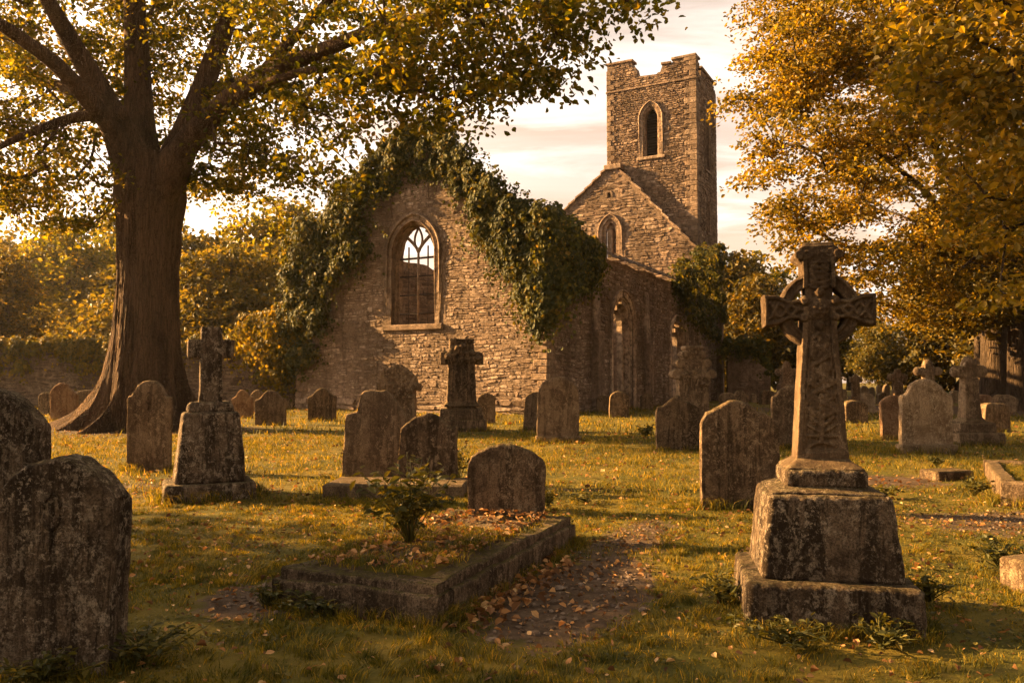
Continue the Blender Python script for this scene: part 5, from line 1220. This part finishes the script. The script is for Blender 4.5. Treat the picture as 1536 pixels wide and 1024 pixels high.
for o in list(bpy.data.objects):
    if o.name.split('.')[0] in ('slab', 'plinth', 'lower_kerb', 'kerb') and o.parent:
        bb = np.array([o.matrix_world @ Vector(c_) for c_ in o.bound_box]); 
        if bb[:, 1].min() > 27 or bb[:, 2].min() > .1: continue
        L = np.array(o.bound_box); x0, x1, y0, y1 = L[:, 0].min(), L[:, 0].max(), L[:, 1].min(), L[:, 1].max(); D = bb[:, 1].mean()
        for _ in range(int(26*(x1-x0+y1-y0)*min(1.6, 10/D))):
            e = r_.integers(0, 4); f = r_.random(); g = .02+abs(r_.normal())*.03
            lp = [(x0+f*(x1-x0), y0-g), (x0+f*(x1-x0), y1+g), (x0-g, y0+f*(y1-y0)), (x1+g, y0+f*(y1-y0))][0 if e == 1 and r_.random() < .6 else e]
            w_ = o.matrix_world @ Vector((*lp, 0)); pts.append((w_.x, w_.y, float(gz(w_.x, w_.y)), D))
pts = np.array(pts); near = pts[:, 3] < 9
k = 1300; y = np.sqrt(r_.uniform(9, 22*22, k)); x = y*r_.uniform(-.75, .75, k); kk = (dirt(x, y) < .45) & (fbm2(x*.6, y*.6, 141, 2) > -.1); u_, v_ = tomb_local(x, y); kk &= ~((np.abs(u_) < TOMB_W/2+.05) & (np.abs(v_) < TOMB_L/2+.05)); x, y = x[kk], y[kk]
tufts(mb, np.stack([x, y, gz(x, y)], -1), .075, .003, 30, 9, .045)
tufts(mb, pts[near, :3], .10, .0024, 22, 3, .03); tufts(mb, pts[~near, :3], .17, .005, 14, 4, .06)
o = mb.build('long_grass', M['grass']); tag(o, 'longer unmown grass round the feet of the stones', kind='stuff')
# ------------------------------------------------------------------ the great tree
HB = np.array([*P(220, 570, 27.0)[:2], 0.0])
hero = empty('spreading_tree', HB); tag(hero, 'huge old tree with flared roots and spreading golden-green crown, left of the church', 'tree')
n = 220; zz = np.concatenate([np.linspace(-.3, 2.2, 70), np.linspace(2.24, 9.2, 130)]); th = np.linspace(0, 2*np.pi, n, endpoint=False)
cxz = np.interp(zz, [0, 2, 4, 6, 8.8], [P(222, 570, 27)[0]-HB[0], .0, -.02, -.02, .0])
r0 = np.interp(zz, [-.3, 0, 1, 2, 3.2, 5, 7, 7.8, 9.2], [1.35, 1.3, 1.22, 1.10, 1.0, .93, 1.0, 1.12, 1.0])
lob = np.zeros(n)
for (a, w_, k_) in ((188, .24, 2.4), (214, .13, 1.3), (250, .13, .9), (285, .13, 1.0), (325, .15, 1.2), (5, .16, .7), (40, .2, 1.2), (90, .2, 1.1), (140, .2, 1.3)):
    d = (th-R(a)+np.pi) % (2*np.pi)-np.pi; lob += k_*np.exp(-(d/w_)**2)
TH, ZZ_ = np.meshgrid(th, zz); ridge = noise3(np.stack([np.cos(TH)*5, np.sin(TH)*5, ZZ_*.35], -1), 3); ridge2 = noise3(np.stack([np.cos(TH)*13, np.sin(TH)*13, ZZ_*.8], -1), 4)
rg3 = 1-2*np.abs(noise3(np.stack([np.cos(TH)*11, np.sin(TH)*11, ZZ_*.9+.6*ridge], -1), 5)); rg4 = 1-2*np.abs(noise3(np.stack([np.cos(TH)*24, np.sin(TH)*24, ZZ_*2.2], -1), 6))
lob = lob[None]*(1+.35*ridge+.25*ridge2)
RR = r0[:, None]*(1+.05*ridge+.03*ridge2+.03*rg3+.014*rg4)+np.exp(-np.clip(ZZ_, 0, 9)/.62)*lob*.95*(1+.12*rg3)+np.exp(-np.clip(ZZ_, 0, 9)/1.9)*lob*.16
V = np.stack([RR*np.cos(TH)+cxz[:, None], RR*np.sin(TH), ZZ_], -1).reshape(-1, 3)
i = np.arange(len(zz)-1)[:, None]*n; j = np.arange(n)[None]; F = np.stack([i+j, i+(j+1) % n, i+n+(j+1) % n, i+n+j], -1).reshape(-1, 4)
mb = MB(); mb.add(V, F)
def limb(pts, k=0):
    return np.array([[*(P(px, py, Y)-HB), r*(.8 if py < 260 else 1)] for (px, py, Y, r) in pts])
LIMBS = [limb(x) for x in (
    [(222, 300, 27, .75), (196, 215, 26.8, .58), (150, 135, 26, .46), (105, 60, 25, .36), (60, -20, 23.5, .26), (0, -110, 21.5, .15)],
    [(205, 290, 27, .6), (168, 190, 26, .40), (90, 100, 24, .30), (0, 35, 22, .22), (-90, -10, 20, .12)],
    [(222, 300, 27.2, .85), (212, 215, 27.4, .66), (206, 120, 27.6, .56), (204, 30, 27.5, .48), (196, -90, 27, .36), (180, -220, 26, .2)],
    [(238, 300, 27, .8), (272, 215, 27.2, .55), (305, 130, 27.3, .46), (335, 50, 27, .38), (360, -30, 26.5, .3), (400, -140, 25.5, .16)],
    [(240, 290, 26.8, .75), (280, 215, 26.3, .52), (330, 160, 25.3, .42), (400, 108, 24, .34), (470, 82, 22.8, .28), (560, 45, 21.4, .2), (650, 20, 20, .14), (740, 0, 18.8, .08)],
    [(400, 108, 24, .26), (435, 60, 23.4, .2), (480, 15, 22.6, .16), (540, -50, 21.6, .1)],
    [(330, 160, 25.3, .24), (400, 122, 23.6, .17), (470, 104, 22, .13), (560, 108, 20.8, .09), (660, 150, 19.6, .05)],
    [(190, 170, 26, .3), (110, 175, 25.2, .2), (30, 205, 24.4, .13), (-40, 240, 23.6, .08)],
    [(700, 8, 19.2, .10), (790, -15, 18.0, .09), (880, -10, 17.2, .06), (960, 5, 16.6, .03)],
    [(150, 150, 27, .35), (60, 120, 30, .25), (-60, 90, 33, .12)], [(300, 140, 27.5, .3), (360, 120, 30, .2), (430, 150, 32, .1)])]
for k, L in enumerate(LIMBS): mb.add(*trunk_tube(L, 14, .07, 30+k, 1.6))
mb.build('trunk', M['bark'], hero, True)
def blob_px(px, py, Y, rx, ry, rz, w=1.0): q = P(px, py, Y)-HB; return (*q, rx, ry, rz, w)
HC = [blob_px(*b) for b in (
    (30, 20, 27, 5.5, 3, 4.5, .8), (50, 150, 28.5, 4.5, 2.5, 2.8), (0, 235, 26, 3.6, 3, 1.7, 1.1), (95, 285, 27, 3.0, 2.5, 1.2), (20, 320, 28, 2.2, 2, .7), (130, 90, 29.5, 4, 2.5, 3, .7), (250, 30, 30.5, 4, 2.5, 4, .7), (330, 90, 30, 3.5, 2.5, 3.5, .7),
    (330, 215, 28, 2.4, 2.4, 2.0, 1), (325, 290, 28.5, 1.9, 2, .8, 1), (400, 330, 29, .9, 1.2, .4, .6), (410, 50, 27, 4, 3, 3), (430, 190, 25, 2.8, 2.2, 1.8, 1.1), (440, 255, 25.5, 2.0, 1.8, .9, 1), (520, 60, 22, 3.4, 3, 2.2, 1.1), (545, 155, 21.5, 2.6, 2, 1.1, 1),
    (590, 200, 21, 1.6, 1.5, .5, .7), (500, 240, 21.6, 1.3, 1.3, .7, 1), (520, 300, 21.6, .8, 1, .35, .6), (650, 60, 20, 3.0, 2.5, 1.6, 1.2), (680, 125, 19.5, 2.1, 1.8, .7, 1.1), (735, 165, 19, 1.0, 1.2, .35, .7), (760, 40, 18.5, 2.2, 2, 1.0, 1.2), (800, 95, 18, 1.3, 1.3, .5, 1), (870, 25, 17.2, 1.4, 1.4, .5, 1.1), (950, 16, 16.7, .7, .8, .2, .5),
    (700, -80, 18, 4.5, 3.5, 2.0, .25), (480, -120, 22, 5, 4, 3, .2), (230, -140, 26, 6, 5, 4, .2), (-60, -120, 26, 6, 5, 4.5, .25), (-140, 90, 26, 4.5, 4, 4, .3))]
att = blobs(HC, 860, 77)
pos, par, rad, ids = grow(LIMBS, att, .6, seed=5)
rr = pipe(pos, par, rad, ids, .014, .47); skip = rad > 0
mb = MB(); branch_mesh(mb, pos, par, rr, skip, 5); mb.build('branch_work', M['bark'], hero, True)
V, F = foliage(att, 68, .50, .42, .155, 9, .8)
mk('crown', V, [F], M['leaf_hero'], hero)

# ------------------------------------------------------------------ golden tree on the right and its neighbours
q = P(1494, 570, 46); TG = 'trees along the right of the churchyard'
def rel(b, base): return tuple(np.array(P(b[0], b[1], b[2]))-np.array(base))+tuple(b[3:])
gb = np.array([q[0], 46, 0.0])
gc = [rel(b, gb) for b in ((1168, 120, 38, 2.2, 3, 1.2), (1200, 60, 38, 2.5, 3, 1.6), (1168, 200, 37, 1.9, 3, .9), (1175, 280, 37, 2.2, 3, 1.2), (1160, 330, 38, 1.6, 2.5, .7), (1190, 370, 38, 2.6, 3, .9), (1270, 150, 38, 3.6, 4, 4, 1.1), (1260, 300, 38, 3.2, 4, 2.4, 1.1), (1310, 400, 38, 3.2, 3.5, 1.3),
    (1240, 20, 40, 4, 4, 4), (1210, -90, 41, 3, 4, 2.5), (1350, 60, 41, 6, 5, 6), (1400, 240, 41, 6, 5, 4), (1440, 380, 40, 5, 4, 1.8), (1350, 450, 40, 3, 3, .8), (1480, 120, 44, 7, 6, 6), (1540, 330, 43, 5, 5, 3.5), (1330, -120, 43, 6, 6, 4), (1250, 400, 40, 1.8, 2.5, .6), (1440, 470, 42, 3, 3, .7))]
gt = [[(0, 0, -.3, 1.3), (0, 0, .6, .9), (-.1, -.2, 4, .72), (-.4, -.6, 8, .55), (-.9, -1.5, 13, .35), (-1.2, -2, 20, .15)],
      [(-.2, -.3, 6, .4), (-3, -2.5, 9, .26), (-6.5, -5, 11.5, .16), (-10, -7, 13, .08)], [(-.3, -.5, 8, .36), (-4, -2, 14, .22), (-8, -5, 18, .1)], [(-.1, -.2, 5, .3), (-3, -3.5, 6, .2), (-7, -6, 7, .1)], [(0, 0, 7, .3), (3, -2, 12, .2), (6, -3, 16, .1)]]
simple_tree('broadleaf_tree', gb, 0, 0, gc, 760, 150, .195, (M['bark_far'], M['leaf_gold']), 21, 'great golden-leaved tree filling the right side above the Celtic cross', TG, trunks=gt, spread=.92, flat=.30, up=1.0)
nb = np.array([14.6, 17.5, 0.0])
nc = [rel(b, nb) for b in ((1480, 60, 17, 2.2, 2.5, 2.2), (1530, 180, 16.5, 1.8, 2.4, 1.6), (1440, -40, 17, 2.6, 2.5, 1.8), (1560, 300, 17, 1.5, 2.2, 1.0), (1500, 330, 18, 1.0, 1.4, .6), (1620, 100, 18, 3, 3, 3), (1700, -100, 19, 4, 4, 4), (1420, 150, 18, 1.0, 1.5, .8), (1540, 440, 17.5, .7, 1.2, .35))]
simple_tree('broadleaf_tree', nb, 13, .38, nc, 230, 70, .17, (M['bark_far'], M['leaf_gold']), 22, 'nearer dark tree whose shaded leaves hang into the upper right corner', TG, spread=.55, flat=.45)
# trunks and dark trees under the golden crown
for k, (px, Y, r, h, lab) in enumerate(((1479, 54, .75, 17, 'dark straight trunk standing left of the golden tree bole'), (1529, 43, .55, 14, 'leaning grey trunk at the right edge of the picture'), (1516, 60, .6, 17, 'shadowy trunk behind the golden tree bole'))):
    q = P(px, 570, Y); sc_ = [(0, 0, h*.62, 5, 5, 3.2), (2, 1, h*.8, 5, 5, 3.5), (-2, 0, h*.45, 4, 4, 1.8)]
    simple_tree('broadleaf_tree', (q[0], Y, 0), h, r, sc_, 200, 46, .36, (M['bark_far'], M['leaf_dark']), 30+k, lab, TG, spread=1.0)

# ------------------------------------------------------------------ distant trees
T1 = simple_tree('broadleaf_tree', (*P(105, 570, 87)[:2], 0), 15, .55, [(0, 0, 9, 6.5, 6, 4.5), (-2.5, -1, 6, 5, 4, 2.5), (3, -1, 6.5, 4.5, 4, 2.6), (0, 0, 13, 3.5, 3.5, 2.5), (1, -2, 4, 5, 4, 1.5)], 300, 56, .40, (M['bark_far'], M['leaf_hero']), 41, 'hazy golden tree beyond the boundary wall, left of the great trunk', spread=1.05, flat=.5)
T1.scale = (1.22,)*3
T2 = simple_tree('broadleaf_tree', (*P(345, 570, 62)[:2], 0), 13, .5, [(0, 0, 6.5, 5.5, 5, 3.6), (-3, 0, 5, 4, 4, 3), (3.2, -1, 5, 4, 4, 3.2), (-.5, 0, 10, 3.5, 3.5, 2.2), (0, -2, 3, 5, 3, 1.8)], 300, 56, .38, (M['bark_far'], M['leaf_green']), 42, 'rounded green tree beyond the wall between the great trunk and the church', spread=1.0, flat=.5)
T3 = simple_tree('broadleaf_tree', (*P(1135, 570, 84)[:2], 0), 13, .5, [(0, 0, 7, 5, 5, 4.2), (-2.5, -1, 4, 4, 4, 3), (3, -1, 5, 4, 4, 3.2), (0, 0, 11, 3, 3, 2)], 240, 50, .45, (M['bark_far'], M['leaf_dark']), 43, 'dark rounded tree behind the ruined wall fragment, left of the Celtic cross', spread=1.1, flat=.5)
BG = 'trees beyond the graves'
def at(px, Y): q = P(px, 570, Y); return (q[0], Y, 0)
for (src, px, Y, rz, sc, lab) in (
    (T2, 15, 96, 2.0, 1.3, 'dense green tree far over the wall at the left edge'), (T1, 205, 100, 1.2, 1.3, 'golden tree just behind the great trunk'), (T1, 410, 88, 3.0, 1.2, 'far golden treetop left of the church ivy'), (T2, 55, 112, 4.0, 1.6, 'tall green treetop beyond the wall near the left edge'),
    (T2, 290, 74, .7, 1.12, 'green tree showing behind the square-armed cross'), (T3, 450, 72, .5, .95, 'dark tree hidden behind the ivied church corner'), (T2, 165, 82, 5.2, .95, 'low green tree over the wall right beside the great trunk'),
    (T3, 1085, 92, 2.2, 1.35, 'tall dark tree behind the tower'), (T2, 1195, 128, .4, 1.2, 'green tree far behind the Celtic cross'), (T1, 1275, 128, 2.4, .95, 'hazy golden tree in the far bright gap'),
    (T2, 1320, 118, 1.0, .85, 'hazy green tree on the far side of the bright gap'), (T3, 1180, 112, 3.5, .9, 'dark tree far back on the left of the bright gap'), (T3, 1435, 92, 4.4, .95, 'dark tree under the left of the golden crown'), (T3, 1440, 76, 5.5, .95, 'dark tree in the shade behind the ringed cross'), (T2, 1500, 80, 2.8, 1.15, 'green tree in deep shade behind the right-hand trunks'),
    (T3, 1570, 70, .3, 1.2, 'dark tree beyond the right edge'), (T3, 1660, 62, 1.7, 1.2, 'dark tree further right outside the picture'), (T1, 1130, 108, 5.0, 1.2, 'sunlit tree peeping out right of the tower'), (T2, 980, 110, 3.3, 1.0, 'green tree wholly behind the church')):
    copy_tree(src, at(px, Y), rz, sc*(1.15 if px < 500 else 1.0), lab, BG)
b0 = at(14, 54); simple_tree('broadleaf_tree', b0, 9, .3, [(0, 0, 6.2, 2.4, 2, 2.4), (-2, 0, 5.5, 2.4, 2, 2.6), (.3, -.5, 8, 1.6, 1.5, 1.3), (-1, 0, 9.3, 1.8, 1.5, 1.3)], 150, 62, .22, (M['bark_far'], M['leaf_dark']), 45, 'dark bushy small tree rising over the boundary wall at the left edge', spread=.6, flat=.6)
# tree added out of view to the west, shaped to shade the nearest graves
simple_tree('broadleaf_tree', (-17.0, 9.4, 0), 6, .3, [(0, 0, 4.8, 2.6, 3.0, 2.2), (.5, -2.8, 4.4, 2.4, 2.6, 2.1), (-.5, 2.2, 4.2, 2.2, 1.9, 1.8), (1.0, -1, 3.0, 2.4, 3.4, 1.5), (.2, -4.6, 3.4, 2, 1.6, 1.6)], 240, 46, .22, (M['bark_far'], M['leaf_dark']), 46, 'low dark tree added out of view on the left to shade the nearest graves', TG, spread=.85, flat=.5)

# ------------------------------------------------------------------ air
HAZE = 0.00012
if HAZE:
    V, F = chbox(-95, 95, -12, 150, -1.2, 33, .01); hz = mk('haze', V, F); tag(hz, kind='stuff')
    t = NT('warm_haze'); v = t.n('ShaderNodeVolumePrincipled'); v.inputs['Color'].default_value = (.95, .90, .82, 1); v.inputs['Density'].default_value = HAZE; v.inputs['Anisotropy'].default_value = .55
    t.l(v.outputs[0], t.out.inputs['Volume']); hz.data.materials.append(t.m)

# ------------------------------------------------------------------ light, sky, camera
SUN_AZ, SUN_EL = (-.957, .285), R(19)       # direction towards the sun in plan
az = math.atan2(SUN_AZ[1], SUN_AZ[0]); sd = Vector((math.cos(az)*math.cos(SUN_EL), math.sin(az)*math.cos(SUN_EL), math.sin(SUN_EL)))
sl_ = bpy.data.lights.new('sun', 'SUN'); sl_.energy = 5.0; sl_.angle = R(.6); sl_.color = (1.0, .585, .23); so = bpy.data.objects.new('sun', sl_); COL.objects.link(so)
so.rotation_euler = sd.to_track_quat('Z', 'Y').to_euler()
w = bpy.data.worlds.new('World'); scene.world = w; w.use_nodes = True; nt = w.node_tree; nt.nodes.clear()
N_ = nt.nodes.new; LK = nt.links.new
sky = N_('ShaderNodeTexSky'); sky.sky_type = 'NISHITA'; sky.sun_disc = False; sky.sun_elevation = SUN_EL; sky.sun_rotation = math.atan2(SUN_AZ[0], SUN_AZ[1]) % (2*math.pi); sky.air_density = 1.0; sky.dust_density = 4.0; sky.ozone_density = .6
hs = N_('ShaderNodeHueSaturation'); hs.inputs['Saturation'].default_value = .32; hs.inputs['Value'].default_value = 1.0; LK(sky.outputs[0], hs.inputs['Color'])
tn = N_('ShaderNodeMix'); tn.data_type = 'RGBA'; tn.blend_type = 'MULTIPLY'; tn.inputs[0].default_value = 1; LK(hs.outputs[0], tn.inputs[6]); tn.inputs[7].default_value = (1.0, .82, .68, 1)
tc = N_('ShaderNodeTexCoord'); sx = N_('ShaderNodeSeparateXYZ'); LK(tc.outputs['Generated'], sx.inputs[0])
def mth(op, a, b=None):
    x = N_('ShaderNodeMath'); x.operation = op
    for k, v in enumerate((a, b)):
        if v is None: continue
        if hasattr(v, 'is_linked'): LK(v, x.inputs[k])
        else: x.inputs[k].default_value = v
    return x.outputs[0]
zc = mth('ADD', mth('MAXIMUM', sx.outputs[2], 0.0), .12); cv = N_('ShaderNodeCombineXYZ'); LK(mth('DIVIDE', sx.outputs[0], zc), cv.inputs[0]); LK(mth('DIVIDE', sx.outputs[1], zc), cv.inputs[1])
def cloud(scale, lo, hi, off, det=7):
    m = N_('ShaderNodeMapping'); LK(cv.outputs[0], m.inputs[0]); m.inputs['Scale'].default_value = scale; m.inputs['Location'].default_value = off
    n_ = N_('ShaderNodeTexNoise'); LK(m.outputs[0], n_.inputs['Vector']); n_.inputs['Scale'].default_value = 1; n_.inputs['Detail'].default_value = det; n_.inputs['Roughness'].default_value = .58; n_.inputs['Distortion'].default_value = .4
    r = N_('ShaderNodeMapRange'); r.inputs[1].default_value = lo; r.inputs[2].default_value = hi; LK(n_.outputs[0], r.inputs[0]); return r.outputs[0]
c1 = cloud((1.3, 3.0, 1), .47, .62, (3.1, 1.7, 0)); c2 = cloud((.8, 2.4, 1), .46, .66, (8.3, 4.1, 2))
gr = N_('ShaderNodeValToRGB'); LK(sx.outputs[2], gr.inputs[0]); el_ = gr.color_ramp.elements
while len(el_) < 5: el_.new(.5)
for k_, (p_, c_) in enumerate(((0, (1.9, 1.10, .58)), (.15, (1.92, 1.34, .90)), (.26, (1.72, 1.34, 1.06)), (.42, (1.45, 1.19, 1.02)), (1, (.75, .64, .56)))): el_[k_].position = p_; el_[k_].color = (*c_, 1)
gm = N_('ShaderNodeMix'); gm.data_type = 'RGBA'; gm.inputs[0].default_value = .72; LK(tn.outputs[2], gm.inputs[6]); LK(gr.outputs[0], gm.inputs[7])
mA = N_('ShaderNodeMix'); mA.data_type = 'RGBA'; LK(mth('MULTIPLY', c2, .5), mA.inputs[0]); LK(gm.outputs[2], mA.inputs[6]); mA.inputs[7].default_value = (1.6, .98, .62, 1)
mB = N_('ShaderNodeMix'); mB.data_type = 'RGBA'; LK(mth('MULTIPLY', c1, .9), mB.inputs[0]); LK(mA.outputs[2], mB.inputs[6]); mB.inputs[7].default_value = (2.6, 2.25, 1.95, 1)
bg = N_('ShaderNodeBackground'); bg.inputs['Strength'].default_value = .086
mr = N_('ShaderNodeMapRange'); mr.inputs[1].default_value = -.25; mr.inputs[2].default_value = .4; mr.inputs[3].default_value = .5; LK(sx.outputs[1], mr.inputs[0])      # unseen sky behind the camera dimmed to lower the fill light
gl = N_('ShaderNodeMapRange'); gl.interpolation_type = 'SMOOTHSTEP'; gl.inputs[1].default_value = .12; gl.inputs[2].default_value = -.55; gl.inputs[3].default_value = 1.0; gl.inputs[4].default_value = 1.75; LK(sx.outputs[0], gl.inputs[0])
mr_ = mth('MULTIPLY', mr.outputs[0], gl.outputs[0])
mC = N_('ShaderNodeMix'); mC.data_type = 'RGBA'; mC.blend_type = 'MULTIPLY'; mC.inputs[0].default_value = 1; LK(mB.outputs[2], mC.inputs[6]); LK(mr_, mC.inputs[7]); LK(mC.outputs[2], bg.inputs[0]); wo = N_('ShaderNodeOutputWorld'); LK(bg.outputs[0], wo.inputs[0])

cam = bpy.data.cameras.new('camera'); cam.sensor_width = 36; cam.lens = FPX/1536*36; cam.clip_end = 2000; cam.clip_start = .05
co = bpy.data.objects.new('camera', cam); COL.objects.link(co); co.location = (0, 0, CAMZ); co.rotation_euler = (R(90)+PITCH, 0, 0); scene.camera = co
cy = scene.cycles; cy.use_denoising = True; cy.max_bounces = 6; cy.diffuse_bounces = 3; cy.glossy_bounces = 2; cy.transmission_bounces = 3; cy.volume_bounces = 0; cy.transparent_max_bounces = 4
cy.use_adaptive_sampling = True; cy.adaptive_threshold = .02
try: cy.denoiser = 'OPENIMAGEDENOISE'; cy.denoising_input_passes = 'RGB_ALBEDO_NORMAL'
except Exception: pass
vs = scene.view_settings; vs.view_transform = 'Standard'; vs.look = 'None'; vs.gamma = 1; vs.exposure = 2.7
